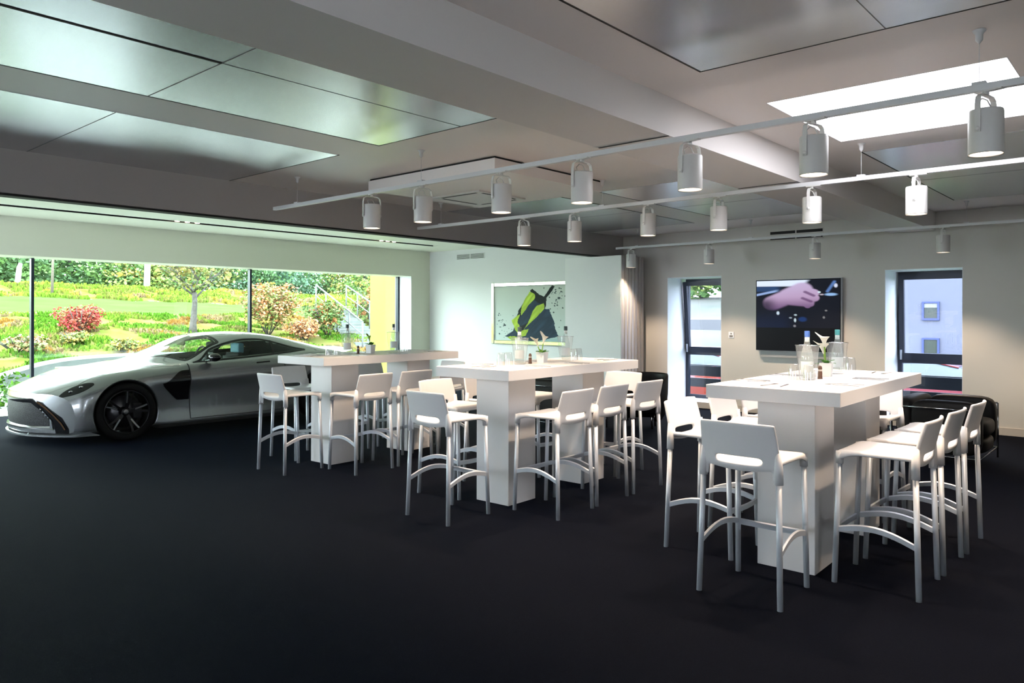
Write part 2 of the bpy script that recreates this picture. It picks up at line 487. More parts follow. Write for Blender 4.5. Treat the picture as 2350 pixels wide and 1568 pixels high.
# ------------------------------------------------------------ bar stools
def make_stool():
    t = thing('bar_stool', '', 'stool')
    WP = MT['white_plastic']
    # back shell, with a slot above the seat and sockets running down the rear legs
    us = [-1, -.90, -.80, -.66, -.60, -.3, 0, .3, .60, .66, .80, .90, 1]
    zs = [.640, .665, .690, .700, .715, .734, .762, .772, .800, .86, .925, .942]
    bm = bmesh.new()
    V = {}
    for i, z in enumerate(zs):
        for j, u in enumerate(us):
            hw = .222 - .012 * (z - .64) / .3
            if z > .90: hw -= .004
            y = -.192 - .045 * max(0, (z - .76) / .18) ** 1.2 - .028 * (1 - u * u) * min(1, max(0, (z - .69) / .06))
            zz = z
            if i in (2, 3) and abs(u) < .85:
                zz = .712 - .030 * (1 - u * u) + (.012 if i == 3 else 0)
            if i in (4, 5) and abs(u) < .85:
                zz = z - .012 * (1 - u * u)
            if i == 11: zz = z + .004 * (1 - u * u)
            V[i, j] = bm.verts.new((u * hw, y, zz))
    for i in range(len(zs) - 1):
        for j in range(len(us) - 1):
            uc = (us[j] + us[j + 1]) / 2
            if i < 2 and abs(uc) < .8: continue
            if i in (5,) and abs(uc) < .60: continue
            f = bm.faces.new((V[i, j], V[i, j + 1], V[i + 1, j + 1], V[i + 1, j]))
    o = obj('backrest', bm, WP, t, smooth=True)
    m = o.modifiers.new('s', 'SOLIDIFY'); m.thickness = .020; m.offset = 0
    m = o.modifiers.new('b', 'SUBSURF'); m.levels = 2; m.render_levels = 2
    for s in (-1, 1):   # rear sockets thicken the shell around the legs
        bm = bmesh.new()
        add_tube(bm, [(s * .2095, -.193, .635), (s * .2075, -.192, .72), (s * .203, -.195, .80)], [.0225, .022, .016], 14)
        obj('rear_socket', bm, WP, t, smooth=False)
    # seat
    bm = bmesh.new(); V = {}
    nu, nv = 13, 13
    for i in range(nv):
        for j in range(nu):
            u = -1 + 2 * j / (nu - 1); v = i / (nv - 1)
            y = -.205 + .425 * v
            hw = .207 + .006 * v
            x = u * hw
            z = .750 - .012 * (1 - u * u) * sin(pi * min(1, v * 1.1)) + .004 * u * u
            if v > .85: z -= .010 * ((v - .85) / .15) ** 2
            if v < .34: z -= .026 * (1 - v / .34) ** 1.3 * (1 - abs(u) ** 3)
            V[i, j] = bm.verts.new((x, y, z))
    for i in range(nv - 1):
        for j in range(nu - 1):
            bm.faces.new((V[i, j], V[i, j + 1], V[i + 1, j + 1], V[i + 1, j]))
    # skirt with arched lower edge, deeper at the front corners
    def skirt(path, depth):
        prev = None
        for k, v in enumerate(path):
            w = bm.verts.new((v.co.x, v.co.y, v.co.z - depth[k]))
            if prev: bm.faces.new((prev[0], v, w, prev[1]))
            prev = (v, w)
    side = lambda j: [V[i, j] for i in range(nv)]
    dep = [.030] * 9 + [.032, .040, .055, .075]
    skirt(side(0), dep); skirt(side(nu - 1), dep)
    fr = [V[nv - 1, j] for j in range(nu)]
    skirt(fr, [.075, .050, .036, .030] + [.028] * 5 + [.030, .036, .050, .075])
    bmesh.ops.remove_doubles(bm, verts=bm.verts, dist=.0005)
    o = obj('seat', bm, WP, t, smooth=True)
    m = o.modifiers.new('s', 'SOLIDIFY'); m.thickness = .010; m.offset = -1
    m = o.modifiers.new('b', 'SUBSURF'); m.levels = 1; m.render_levels = 1
    for s in (-1, 1):
        bm = bmesh.new()
        add_tube(bm, [(s * .192, .198, .672), (s * .190, .196, .74)], [.0215, .022], 14)
        obj('front_socket', bm, WP, t)
    A = MT['alu']
    for s in (-1, 1):
        bm = bmesh.new(); add_tube(bm, [(s * .225, -.213, 0), (s * .2085, -.193, .66)], .0155, 14)
        obj('leg', bm, A, t)
        bm = bmesh.new(); add_tube(bm, [(s * .200, .222, 0), (s * .191, .197, .70)], .0155, 14)
        obj('leg', bm, A, t)
        bm = bmesh.new()   # arched side rail
        pts = []
        for k in range(11):
            q = k / 10
            pts.append((s * (.218 - .022 * q), -.206 + .418 * q, .272 + .028 * q + .045 * sin(pi * q)))
        rings = []
        for p in pts:
            rings.append([bm.verts.new((p[0] + dx, p[1], p[2] + dz)) for dx, dz in ((-.006, -.016), (.006, -.016), (.008, .012), (0, .018), (-.008, .012))])
        for a, b in zip(rings[:-1], rings[1:]):
            for k in range(5): bm.faces.new((a[k], a[(k + 1) % 5], b[(k + 1) % 5], b[k]))
        bm.faces.new(rings[0]); bm.faces.new(rings[-1][::-1])
        obj('side_rail', bm, A, t)
    bm = bmesh.new(); rings = []
    for k in range(11):
        q = k / 10; x = -.196 + .392 * q
        c = Vector((x, .214 + .012 * sin(pi * q), .298 - .004 * sin(pi * q)))
        rings.append([bm.verts.new(c + Vector((0, dy, dz))) for dy, dz in ((-.006, -.017), (.006, -.017), (.008, .012), (0, .018), (-.008, .012))])
    for a, b in zip(rings[:-1], rings[1:]):
        for k in range(5): bm.faces.new((a[k], a[(k + 1) % 5], b[(k + 1) % 5], b[k]))
    bm.faces.new(rings[0]); bm.faces.new(rings[-1][::-1])
    obj('footrest', bm, A, t)
    return t
st = make_stool()
R90 = pi / 2
NEAR, MID, LEFTT = 'white bar stools around the nearest table', 'white bar stools around the middle table', 'white bar stools around the table beside the car'
STOOLS = [
 (3.985, 1.735, -R90, NEAR, 'white bar stool at the nearest table\'s near end, its back to the camera'),
 (4.600, 1.232, 0.02, NEAR, 'white bar stool on the nearest table\'s right side, closest to the camera'),
 (5.145, 1.222, -.01, NEAR, 'white bar stool on the nearest table\'s right side, middle of three'),
 (5.690, 1.207, 0.0, NEAR, 'white bar stool on the nearest table\'s right side, last before the armchair'),
 (4.560, 2.275, pi, NEAR, 'white bar stool on the nearest table\'s left side, closest to the camera'),
 (5.165, 2.275, pi + .02, NEAR, 'white bar stool on the nearest table\'s left side, middle of three'),
 (5.700, 2.285, pi, NEAR, 'white bar stool on the nearest table\'s left side, mostly behind the pedestal'),
 (6.100, 1.790, R90, NEAR, 'white bar stool at the far end of the nearest table, facing the camera'),
 (3.940, 4.110, -R90 - .02, MID, 'white bar stool at the middle table\'s near end, its back to the camera'),
 (4.585, 3.620, 0.03, MID, 'white bar stool on the middle table\'s right side, first of three from left'),
 (5.110, 3.640, 0.02, MID, 'white bar stool on the middle table\'s right side, second of three'),
 (5.655, 3.638, 0.0, MID, 'white bar stool on the middle table\'s right side, rightmost of three'),
 (4.500, 4.610, pi + .06, MID, 'white bar stool behind the middle table, left of its front pedestal'),
 (5.060, 4.630, pi, MID, 'white bar stool behind the middle table, between the two pedestals'),
 (5.600, 4.650, pi, MID, 'white bar stool behind the middle table, hidden by the far pedestal'),
 (6.130, 4.130, R90, MID, 'white bar stool at the far end of the middle table, facing the camera'),
 (4.090, 6.490, -R90 + .02, LEFTT, 'white bar stool at the near end of the table beside the car'),
 (4.545, 5.985, 0.03, LEFTT, 'white bar stool on the camera side of the car\'s table, leftmost'),
 (5.095, 6.015, 0.0, LEFTT, 'white bar stool on the camera side of the car\'s table, second from left'),
 (5.635, 6.020, 0.0, LEFTT, 'white bar stool on the camera side of the car\'s table, behind the middle table'),
 (4.550, 7.025, pi, LEFTT, 'white bar stool between the car and its table, left of the front pedestal'),
 (5.100, 7.050, pi, LEFTT, 'white bar stool on the window side of the car\'s table, between pedestals'),
 (5.650, 7.070, pi, LEFTT, 'white bar stool on the window side of the car\'s table, rightmost'),
 (6.200, 6.640, R90, LEFTT, 'white bar stool at the far end of the table beside the car'),
]
for i, (x, y, rz, g, l) in enumerate(STOOLS):
    place(st, i == 0, (x, y, 0), rz, l, g)

# ------------------------------------------------------------ ceiling tracks and spotlights
TZ = 2.62
def track(x, y0, y1, wires, label):
    t = thing('lighting_track', label, 'track', (x, 0, 0), 0, 'ceiling lighting tracks')
    bm = bmesh.new(); add_box(bm, -.018, .018, y0, y1, TZ - .033, TZ)
    obj('rail', bm, MT['track'], t)
    for y in wires:
        bm = bmesh.new(); add_tube(bm, [(0, y, TZ), (0, y, HC)], .0016, 6)
        add_box(bm, -.02, .02, y - .03, y + .03, TZ, TZ + .012)
        add_lathe(bm, [(.004, HC - .065), (.016, HC - .05), (.017, HC - .02), (.03, HC - .006), (.03, HC - .001)], 0, y, 14)
        obj('suspension_wire', bm, MT['track'], t)
track(4.23, -1.5, 7.02, (0.72, 4.75, 6.6), 'long white lighting track nearest the camera, crossing the roof light')
track(6.38, -1.5, 7.22, (-.4, 1.9, 4.4, 6.8), 'middle white lighting track between the other two')
track(10.40, -1.5, 6.90, (1.9, 4.6, 6.5), 'farthest white lighting track, just in front of the television wall')

def make_lamp():
    t = thing('track_spotlight', '', 'spotlight')
    # origin: centre of the lower rim
    LW = MT['lamp_white']
    bm = bmesh.new()
    add_lathe(bm, [(.071, .004), (.0745, 0), (.0755, .006), (.0755, .205), (.072, .214), (.02, .215), (.0001, .215)], n=36)
    add_lathe(bm, [(.071, .004), (.060, .030), (.0595, .031)], n=36)
    obj('lamp_housing', bm, LW, t)
    bm = bmesh.new(); add_lathe(bm, [(.0001, .010), (.0705, .010), (.0705, .013), (.0001, .013)], n=32)
    obj('lamp_lens', bm, MT['lamp_glow'], t)
    bm = bmesh.new()
    pts = [(-.083, 0, .10), (-.083, 0, .235), (-.076, 0, .268), (-.055, 0, .282), (0, 0, .285), (.055, 0, .282), (.076, 0, .268), (.083, 0, .235), (.083, 0, .10)]
    rings = []
    for k, p in enumerate(pts):
        p = Vector(p); d = (Vector(pts[min(k + 1, 8)]) - Vector(pts[max(k - 1, 0)])).normalized(); n = Vector((d.z, 0, -d.x))
        rings.append([bm.verts.new(p + n * a + Vector((0, b, 0))) for a, b in ((-.002, -.013), (.002, -.013), (.002, .013), (-.002, .013))])
    for a, b in zip(rings[:-1], rings[1:]):
        for k in range(4): bm.faces.new((a[k], a[(k + 1) % 4], b[(k + 1) % 4], b[k]))
    bm.faces.new(rings[0]); bm.faces.new(rings[-1][::-1])
    obj('yoke', bm, LW, t)
    bm = bmesh.new()
    for s in (-1, 1):
        rx = Matrix.Rotation(s * pi / 2, 4, 'Y'); rx.translation = Vector((s * .076, 0, .115))
        add_lathe(bm, [(.0001, .012), (.011, .012), (.011, .0), (.011, -.006)], n=14, mat4=rx)
    obj('knob', bm, LW, t)
    bm = bmesh.new()
    add_tube(bm, [(-.02, .02, .215), (-.03, .025, .25), (-.012, .012, .272), (0.004, -.004, .262), (.008, -.015, .235), (.02, -.02, .215)], .0035, 8)
    obj('cable', bm, LW, t)
    bm = bmesh.new(); add_tube(bm, [(0, 0, .284), (0, 0, .312)], .014, 14); add_box(bm, -.016, .016, -.075, .045, .302, .331 - .022)
    obj('adapter', bm, LW, t)
    l = D.lights.new('spot_beam', 'SPOT')
    l.energy = SPOT_W; l.color = (1.0, 0.77, 0.56); l.spot_size = radians(100); l.spot_blend = 0.55; l.shadow_soft_size = .045
    lo = D.objects.new('spot_beam', l); COL.objects.link(lo); lo.parent = t; lo.location = (0, 0, -.002)
    return t
lp = make_lamp()
ord7 = ['first from the right', 'second from the right', 'third from the right', 'fourth from the right', 'fifth from the right', 'sixth from the right', 'leftmost']
L1 = [.692, 1.509, 2.264, 3.09, 3.843, 4.729, 5.409]
L2 = [1.50, 2.29, 3.126, 3.864, 4.755, 5.454]
L3 = [2.149, 3.692, 5.251, 6.616]
k = 0
for X, L, nm in ((4.23, L1, 'nearest'), (6.38, L2, 'middle'), (10.40, L3, 'farthest')):
    for i, y in enumerate(L):
        w = 'leftmost' if i == len(L) - 1 else ord7[i]
        place(lp, k == 0, (X, y, 2.278), 0 if nm != 'nearest' else -.25, 'white cylindrical spotlight on the %s ceiling track, %s' % (nm, w), 'track spotlights')
        k += 1
# three further lamps of the same kind hang outside the picture to the right
for X, y, w, v in ((4.23, -.35, 'nearest', 'only one'), (6.38, .35, 'middle', 'first'), (6.38, -.7, 'middle', 'second'), (10.4, .6, 'farthest', 'only one')):
    place(lp, False, (X, y, 2.278), 0, 'white cylindrical spotlight on the %s track, outside the picture, %s' % (w, v), 'track spotlights')

# recessed downlights in the slot of the window bay
def make_slotlight():
    t = thing('recessed_downlight', '', 'downlight')
    for dx in (-.16, 0, .16):
        bm = bmesh.new(); add_lathe(bm, [(.0001, 0), (.030, 0), (.036, -.008), (.036, .02)], dx, 0, n=18)
        obj('bulb', bm, MT['lamp_glow'], t)
    l = D.lights.new('bay_beam', 'SPOT'); l.energy = 60; l.color = (1, .8, .6); l.spot_size = radians(85); l.spot_blend = .7; l.shadow_soft_size = .06
    lo = D.objects.new('bay_beam', l); COL.objects.link(lo); lo.parent = t; lo.location = (0, 0, -.02)
    return t
sl = make_slotlight()
for i, (x, w) in enumerate(((9.56, 'right cluster'), (5.53, 'left cluster'))):
    place(sl, i == 0, (x, 11.72, HA + .012), 0, 'cluster of three small recessed lamps in the ceiling slot, %s' % w, 'slot downlights')

# ceiling cassette box
t = thing('ceiling_cassette', 'boxed white air conditioning cassette hanging below the ceiling', 'air conditioner', (4.79, 4.43, 0))
obj('housing', box_bm(0, 1.62, 0, 1.75, HC - .115, HC - .018), MT['ceil'], t)
obj('shadow_gap', box_bm(.012, 1.608, .012, 1.738, HC - .018, HC), MT['black'], t)
bm = bmesh.new()
add_box(bm, .70, 1.42, .86, 1.55, HC - .130, HC - .115)
obj('grille_frame', bm, MT['lamp_white'], t)
bm = bmesh.new()
for (a, b, c, d) in ((.80, 1.32, .90, .93), (.80, 1.32, 1.48, 1.51), (.74, .77, .95, 1.46), (1.35, 1.38, .95, 1.46)):
    add_box(bm, a, b, c, d, HC - .131, HC - .129)
obj('air_slot', bm, MT['black'], t)

# vents
def vent(name, label, fn, n):
    t = thing(name, label, 'air vent'); fn(t); return t
def v1(t):
    bm = bmesh.new(); add_box(bm, XA - .012, XA, 11.2, 12.06, 2.735, 2.865)
    obj('vent_frame', bm, MT['white_wall'], t)
    bm = bmesh.new()
    for a, b in ((11.22, 11.615), (11.645, 12.04)):
        for k in range(6): add_box(bm, XA - .016, XA - .012, a, b, 2.748 + .018 * k, 2.758 + .018 * k)
    obj('vent_slot', bm, mat('vent_grey', (.12, .13, .11), .6), t)
vent('wall_vent', 'small grey double vent high on the white wall above the painting', v1, 2)
def v2(t):
    obj('vent_frame', box_bm(XR - .008, XR, 3.86, 4.66, 2.64, 2.79), MT['wall'], t)
    bm = bmesh.new()
    for z in (2.655, 2.735):
        for a, b in ((3.87, 4.25), (4.27, 4.65)): add_box(bm, XR - .011, XR - .008, a, b, z, z + .042)
    obj('vent_slot', bm, MT['black'], t)
vent('slot_vent', 'black double slot vent high on the wall above the television', v2, 2)

# ------------------------------------------------------------ folding wall leaves
MT['leaf'] = mat('folding_wall_leaf', (0.74, 0.75, 0.72), 0.5)
MT['leaf_edge'] = mat('anodised_leaf_edge', (0.42, 0.38, 0.36), 0.4, metal=.3)
def make_leaf():
    t = thing('folding_wall_leaf', '', 'folding wall leaf')
    obj('leaf_panel', box_bm(0, .075, .012, 1.15, .03, 2.49), MT['leaf'], t)
    obj('leaf_edge', box_bm(.004, .071, 0, .012, .03, 2.488), MT['leaf_edge'], t)
    bm = bmesh.new()
    add_box(bm, .02, .055, .2, .24, .001, .03); add_box(bm, .02, .055, .9, .94, .001, .03)
    obj('bottom_seal', bm, MT['black'], t)
    return t
lf = make_leaf()
nm = ['front leaf, whose broad face shows', 'second', 'third', 'fourth', 'fifth', 'sixth', 'rearmost']
for i in range(7):
    place(lf, i == 0, (10.40 + .1025 * i, 6.80, 0), 0,
          'parked folding wall leaf beside the painting, ' + nm[i] + (' from the left' if 0 < i < 6 else ''), 'parked folding wall leaves')

# ------------------------------------------------------------ television
t = thing('television', 'wall mounted black television showing a hand close to a car console', 'television', (XR, 3.583, 0))
TVW, TV0, TV1 = 1.26, .975, 2.05
obj('casing', box_bm(-.085, -.012, 0, TVW, TV0, TV1, bev=.004), MT['alu'], t)
obj('black_front', box_bm(-.092, -.085, .006, TVW - .006, TV0 + .005, TV1 - .006), mat('television_black', (.003, .003, .004), .35, spec=.08), t)
obj('wall_mount', box_bm(-.05, 0, .08, 1.20, TV0 - .10, TV0 - .012), mat('mount_grey', (.36, .36, .35), .5), t)
obj('wall_bracket', box_bm(-.012, 0, .3, .9, 1.2, 1.8), MT['black'], t)
def seg_d(px, py, ax, ay, bx, by):
    dx, dy = bx - ax, by - ay; L = dx * dx + dy * dy
    q = max(0, min(1, ((px - ax) * dx + (py - ay) * dy) / L)) if L else 0
    return sqrt((px - ax - q * dx) ** 2 + (py - ay - q * dy) ** 2), q
def sm(a, b, x):
    x = max(0, min(1, (x - a) / (b - a))); return x * x * (3 - 2 * x)
def mixc(a, b, w): return tuple(a[i] + (b[i] - a[i]) * w for i in range(3))
def tvcol(u, v):      # u to the right, v down, both 0..1
    c = (.004, .005, .010)
    c = mixc(c, (.006, .010, .028), sm(.55, .95, v) * (1 - sm(.3, .5, u)))
    if v < .5:        # bright cuff and dark blue sleeve
        e = .10 + .02 * u
        c = mixc(c, (.62, .70, .85), (1 - sm(e + .005, e + .03, v)) * (1 - sm(.60, .68, u + v * .6)))
        c = mixc(c, (.02, .05, .13), (sm(e + .01, e + .03, v)) * (1 - sm(.20, .26, v)) * (1 - sm(.22, .34, u)))
        w = abs(v - (.30 - .32 * (u - .0)) - .0)
        c = mixc(c, (.25, .36, .62), (1 - sm(.010, .035, w)) * (1 - sm(.22, .3, u)))
    parts = [(.20, .48, .40, .34, .155), (.40, .34, .56, .22, .17), (.40, .40, .62, .44, .12), (.56, .20, .70, .28, .085),
             (.58, .33, .71, .38, .075), (.55, .44, .66, .50, .062), (.52, .40, .63, .54, .05), (.24, .42, .18, .52, .11)]
    d = 9; sh = 0
    for a, b, cc, dd, r in parts:
        q, w = seg_d(u * 1.25, v, a * 1.25, b, cc * 1.25, dd)
        if q / r < d: d = q / r
    skin = mixc((.40, .27, .42), (.16, .09, .19), sm(.32, .60, v))
    skin = mixc(skin, (.52, .46, .68), sm(.5, .0, v + .15 * (u - .4)) * .55)
    for (a, b, cc, dd) in ((.60, .25, .70, .33), (.57, .38, .67, .45)):
        q, w = seg_d(u, v, a, b, cc, dd); skin = mixc(skin, (.10, .04, .12), (1 - sm(.01, .035, q)) * .8)
    skin = mixc(skin, (.05, .03, .08), sm(.56, .66, v))
    c = mixc(c, mixc(skin, (.01, .008, .02), .75 * (1 - sm(.12, .30, u)) * sm(.3, .5, v)), 1 - sm(.80, 1.14, d))
    def blob(x, y, rx, ry, col, c):
        q = sqrt(((u - x) / rx) ** 2 + ((v - y) / ry) ** 2); return mixc(c, col, 1 - sm(.5, 1.1, q))
    for x, y, rx, ry, col in ((.27, .69, .022, .045, (.5, .6, .7)), (.485, .73, .022, .022, (.4, .5, .55)), (.48, .84, .016, .05, (.5, .6, .65)),
                              (.425, .79, .022, .02, (.25, .3, .35)), (.475, .96, .02, .03, (.2, .2, .22)), (.57, .82, .06, .06, (.008, .03, .12)),
                              (.845, .64, .018, .02, (.2, .2, .2)), (.82, .78, .016, .03, (.2, .2, .2)), (.765, .26, .022, .022, (.55, .7, .75)),
                              (.795, .31, .03, .018, (.4, .35, .4)), (.90, .31, .085, .035, (.25, .42, .68)), (.955, .13, .025, .05, (.55, .6, .75))):
        c = blob(x, y, rx, ry, col, c)
    q, w = seg_d(u, v, .86, .25, .94, .05); c = mixc(c, (.08, .16, .38), 1 - sm(.006, .03, q))
    return c
def vgrid(name, parent, x, y0, y1, z0, z1, nu, nv, fn, m, mirror=False):
    bm = bmesh.new(); V = []
    for j in range(nv + 1):
        V.append([bm.verts.new((x, y1 + (y0 - y1) * i / nu, z1 + (z0 - z1) * j / nv)) for i in range(nu + 1)])
    for j in range(nv):
        for i in range(nu): bm.faces.new((V[j][i], V[j][i + 1], V[j + 1][i + 1], V[j + 1][i]))
    me = D.meshes.new(name); bm.to_mesh(me); bm.free()
    ca = me.color_attributes.new('Col', 'FLOAT_COLOR', 'POINT')
    flat = []
    for j in range(nv + 1):
        for i in range(nu + 1): flat += [*fn(i / nu, j / nv), 1.0]
    ca.data.foreach_set('color', flat)
    me.materials.append(m)
    o = D.objects.new(name, me); COL.objects.link(o); o.parent = parent
    return o
vgrid('screen', t, -.0935, .018, TVW - .018, 1.325, TV1 - .02, 150, 100, tvcol, vcol_mat('television_picture', emit=1.15, rough=.4, base=False))

# socket
t = thing('wall_socket', 'small white wall socket left of the television', 'socket', (XR, 5.28, 1.20))
obj('cover_plate', box_bm(-.010, 0, -.045, .045, -.05, .05, bev=.003), MT['jamb'], t)
bm = bmesh.new(); add_box(bm, -.012, -.0095, -.028, .028, -.035, -.005); add_box(bm, -.012, -.0095, -.012, .012, .008, .03)
obj('socket_hole', bm, mat('socket_grey', (.18, .17, .16), .5), t)

# ------------------------------------------------------------ painting
t = thing('painting', 'abstract painting with dark blue and lime green paint in a mirrored frame', 'painting', (XA, 0, 0))
PY0, PY1, PZ0, PZ1 = 8.75, 10.96, .90, 2.19
fw = .085
MT['mirror_frame'] = mat('mirrored_frame', (.86, .88, .80), .10, metal=.9)
def bev_bar(a, b, c, d):
    return box_bm(-.06, -.004, a, b, c, d, bev=.012, seg=1)
obj('frame', bev_bar(PY1 - fw, PY1, PZ0, PZ1), MT['mirror_frame'], t)
obj('frame', bev_bar(PY0, PY0 + fw, PZ0, PZ1), MT['mirror_frame'], t)
obj('frame', bev_bar(PY0 + fw, PY1 - fw, PZ1 - fw, PZ1), MT['mirror_frame'], t)
obj('frame', bev_bar(PY0 + fw, PY1 - fw, PZ0, PZ0 + fw), MT['mirror_frame'], t)
random.seed(3)
def pip(x, y, P):
    s = False; j = len(P) - 1
    for i in range(len(P)):
        if (P[i][1] > y) != (P[j][1] > y) and x < (P[j][0] - P[i][0]) * (y - P[i][1]) / (P[j][1] - P[i][1]) + P[i][0]: s = not s
        j = i
    return s
NAVY, LIME, DK = (.022, .045, .07), (.40, .56, .06), (.012, .018, .018)
# coordinates read in painting space: x 0..1 left to right over the part seen, y 0..1 top to bottom
SH = [(NAVY, [(.16, .93), (.30, .82), (.33, .60), (.40, .42), (.50, .20), (.58, .10), (.66, .20), (.74, .24), (.80, .30), (.79, .42), (.84, .42), (.98, .90), (.62, 1.02), (.44, .99), (.34, .93)]),
      (DK, [(.56, .08), (.60, .04), (.68, .16), (.76, .20), (.88, .0), (.92, .02), (.86, .14), (.80, .22), (.80, .38), (.74, .34), (.66, .30), (.60, .24)]),
      (DK, [(.38, .44), (.44, .34), (.50, .20), (.44, .48), (.36, .68), (.33, .62)]),
      (LIME, [(.55, .10), (.62, .16), (.62, .24), (.54, .34), (.46, .48), (.42, .54), (.42, .40), (.47, .26)]),
      (LIME, [(.66, .36), (.76, .32), (.78, .40), (.66, .56), (.52, .72), (.47, .78), (.54, .62), (.60, .46)]),
      (LIME, [(.28, .62), (.36, .54), (.40, .52), (.36, .66), (.40, .76), (.36, .86), (.31, .76)]),
      (LIME, [(.42, .80), (.54, .78), (.50, .90), (.40, .94)]),
      (LIME, [(.20, .93), (.33, .91), (.38, .97), (.28, 1.0)]),
      (DK, [(.40, .74), (.52, .68), (.46, .80), (.38, .84)])]
drops = [(random.gauss(.95, .10), random.gauss(.22, .16), random.uniform(.003, .013)) for _ in range(55)] + \
        [(random.uniform(.02, .34), random.uniform(.5, .98), random.uniform(.002, .011)) for _ in range(40)] + [(.98, .23, .022), (.16, .72, .02), (.86, .06, .02)]
def artcol(u, v):
    x = u * 1.16; y = v
    n = noise.noise(Vector((x * 9, y * 9, 0))) * .018 + noise.noise(Vector((x * 26, y * 26, 3))) * .008
    c = (.50, .55, .47)
    c = mixc(c, (.50, .60, .58), v * .7)
    c = mixc(c, (.16, .32, .32), .6 * sm(.84, .99, y) * sm(.45, .6, x))
    for a, b, r in drops:
        if (x - a) ** 2 + (y - b) ** 2 < r * r: c = (.05, .07, .07)
    hit = None
    for col, P in SH:
        if pip(x + n, y - n, P): hit = col
    if hit: 
        k = .75 + .6 * abs(noise.noise(Vector((x * 14 + y * 9, y * 5, 7))))
        c = tuple(a * k for a in hit)
    return c
vgrid('canvas', t, -.030, PY0 + fw, PY1 - fw, PZ0 + fw, PZ1 - fw, 240, 150, artcol, vcol_mat('painted_canvas', rough=.85))
obj('backing_board', box_bm(-.028, -.002, PY0 + fw, PY1 - fw, PZ0 + fw, PZ1 - fw), MT['white_wall'], t)
# ------------------------------------------------------------ things on the tables
def acrylic(name, tint, mixw, rough=.25, f0=.07):
    m = D.materials.new(name); m.use_nodes = True; t = m.node_tree; t.nodes.clear()
    o = t.nodes.new('ShaderNodeOutputMaterial')
    a = t.nodes.new('ShaderNodeMixShader'); b = t.nodes.new('ShaderNodeMixShader')
    tr = t.nodes.new('ShaderNodeBsdfTransparent'); tr.inputs[0].default_value = (*tint, 1)
    df = t.nodes.new('ShaderNodeBsdfDiffuse'); df.inputs[0].default_value = (.85, .87, .86, 1)
    gl = t.nodes.new('ShaderNodeBsdfGlossy'); gl.inputs['Roughness'].default_value = rough
    lw = schlick(t, f0)
    a.inputs[0].default_value = mixw
    t.links.new(tr.outputs[0], a.inputs[1]); t.links.new(df.outputs[0], a.inputs[2])
    t.links.new(lw, b.inputs[0]); t.links.new(a.outputs[0], b.inputs[1]); t.links.new(gl.outputs[0], b.inputs[2])
    t.links.new(b.outputs[0], o.inputs[0]); return m
MT['acrylic'] = acrylic('clear_acrylic', (.985, .99, .99), .10, .08)
MT['tumbler'] = acrylic('tumbler_glass', (.93, .94, .94), .06, .03, .16)
MT['bottle'] = acrylic('bottle_glass', (.90, .97, .95), .08, .04)
MT['water'] = acrylic('water_bottle_body', (.93, .98, .965), .16, .05)
MT['label_white'] = mat('bottle_label', (.70, .74, .72), .5)
MT['cap_blue'] = mat('blue_bottle_cap', (.07, .16, .50), .4)
MT['cap_teal'] = mat('teal_bottle_cap', (.10, .42, .42), .4)
MT['cap_dark'] = mat('dark_bottle_cap', (.03, .05, .05), .4)
MT['pot'] = mat('white_ceramic', (.74, .75, .73), .3)
MT['leafg'] = mat('calla_leaf', (.06, .20, .02), .4)
MT['stemg'] = mat('calla_stem', (.22, .38, .04), .4)
MT['petal'] = mat('calla_petal', (.85, .80, .66), .45)
MT['spadix'] = mat('calla_spadix', (.65, .42, .05), .6)
MT['wood'] = mat('brown_pepper_mill', (.10, .05, .03), .4)
MT['salt'] = mat('mill_band', (.55, .50, .45), .3)
MT['steel'] = mat('cutlery_steel', (.45, .45, .46), .2, metal=1.0)
MT['linen'] = mat('white_paper_napkin', (.86, .86, .87), .8)
MT['soil'] = mat('potting_soil', (.02, .015, .01), .9)

def make_cooler():
    t = thing('bottle_cooler', '', 'wine cooler')
    bm = bmesh.new()
    add_lathe(bm, [(.0001, .001), (.046, .001), (.049, .006), (.0715, .215), (.0745, .2195)], n=36)
    obj('cooler_bucket', bm, MT['acrylic'], t)
    bm = bmesh.new(); add_lathe(bm, [(.0715, .2195), (.0765, .2195), (.0765, .2225), (.0715, .2225), (.0715, .2195)], n=36)
    obj('cooler_rim', bm, MT['chrome'], t)
    return t
def make_bottle():
    t = thing('water_bottle', '', 'bottle')
    bm = bmesh.new()
    add_lathe(bm, [(.0001, .0), (.033, .0), (.0375, .006), (.038, .12), (.037, .145), (.028, .185), (.0175, .225), (.0145, .255), (.0145, .285)], n=28)
    obj('bottle_body', bm, MT['water'], t)
    bm = bmesh.new(); add_lathe(bm, [(.0385, .035), (.0387, .036), (.0387, .105), (.0385, .106)], n=28)
    obj('bottle_label', bm, MT['label_white'], t)
    bm = bmesh.new(); add_lathe(bm, [(.0158, .232), (.0155, .234), (.0153, .262), (.0150, .263)], n=24)
    obj('neck_label', bm, MT['label_white'], t)
    bm = bmesh.new(); add_lathe(bm, [(.0160, .262), (.0165, .266), (.0165, .298), (.015, .301), (.0001, .301)], n=24)
    obj('bottle_cap', bm, MT['cap_blue'], t)
    return t
def make_tumbler():
    t = tag(obj('tumbler', (lambda b: (add_lathe(b, [(.0385, .0), (.0365, .04), (.031, .095), (.029, .104), (.0001, .1045)], n=28), b)[1])(bmesh.new()), MT['tumbler']), '', 'glass')
    return t
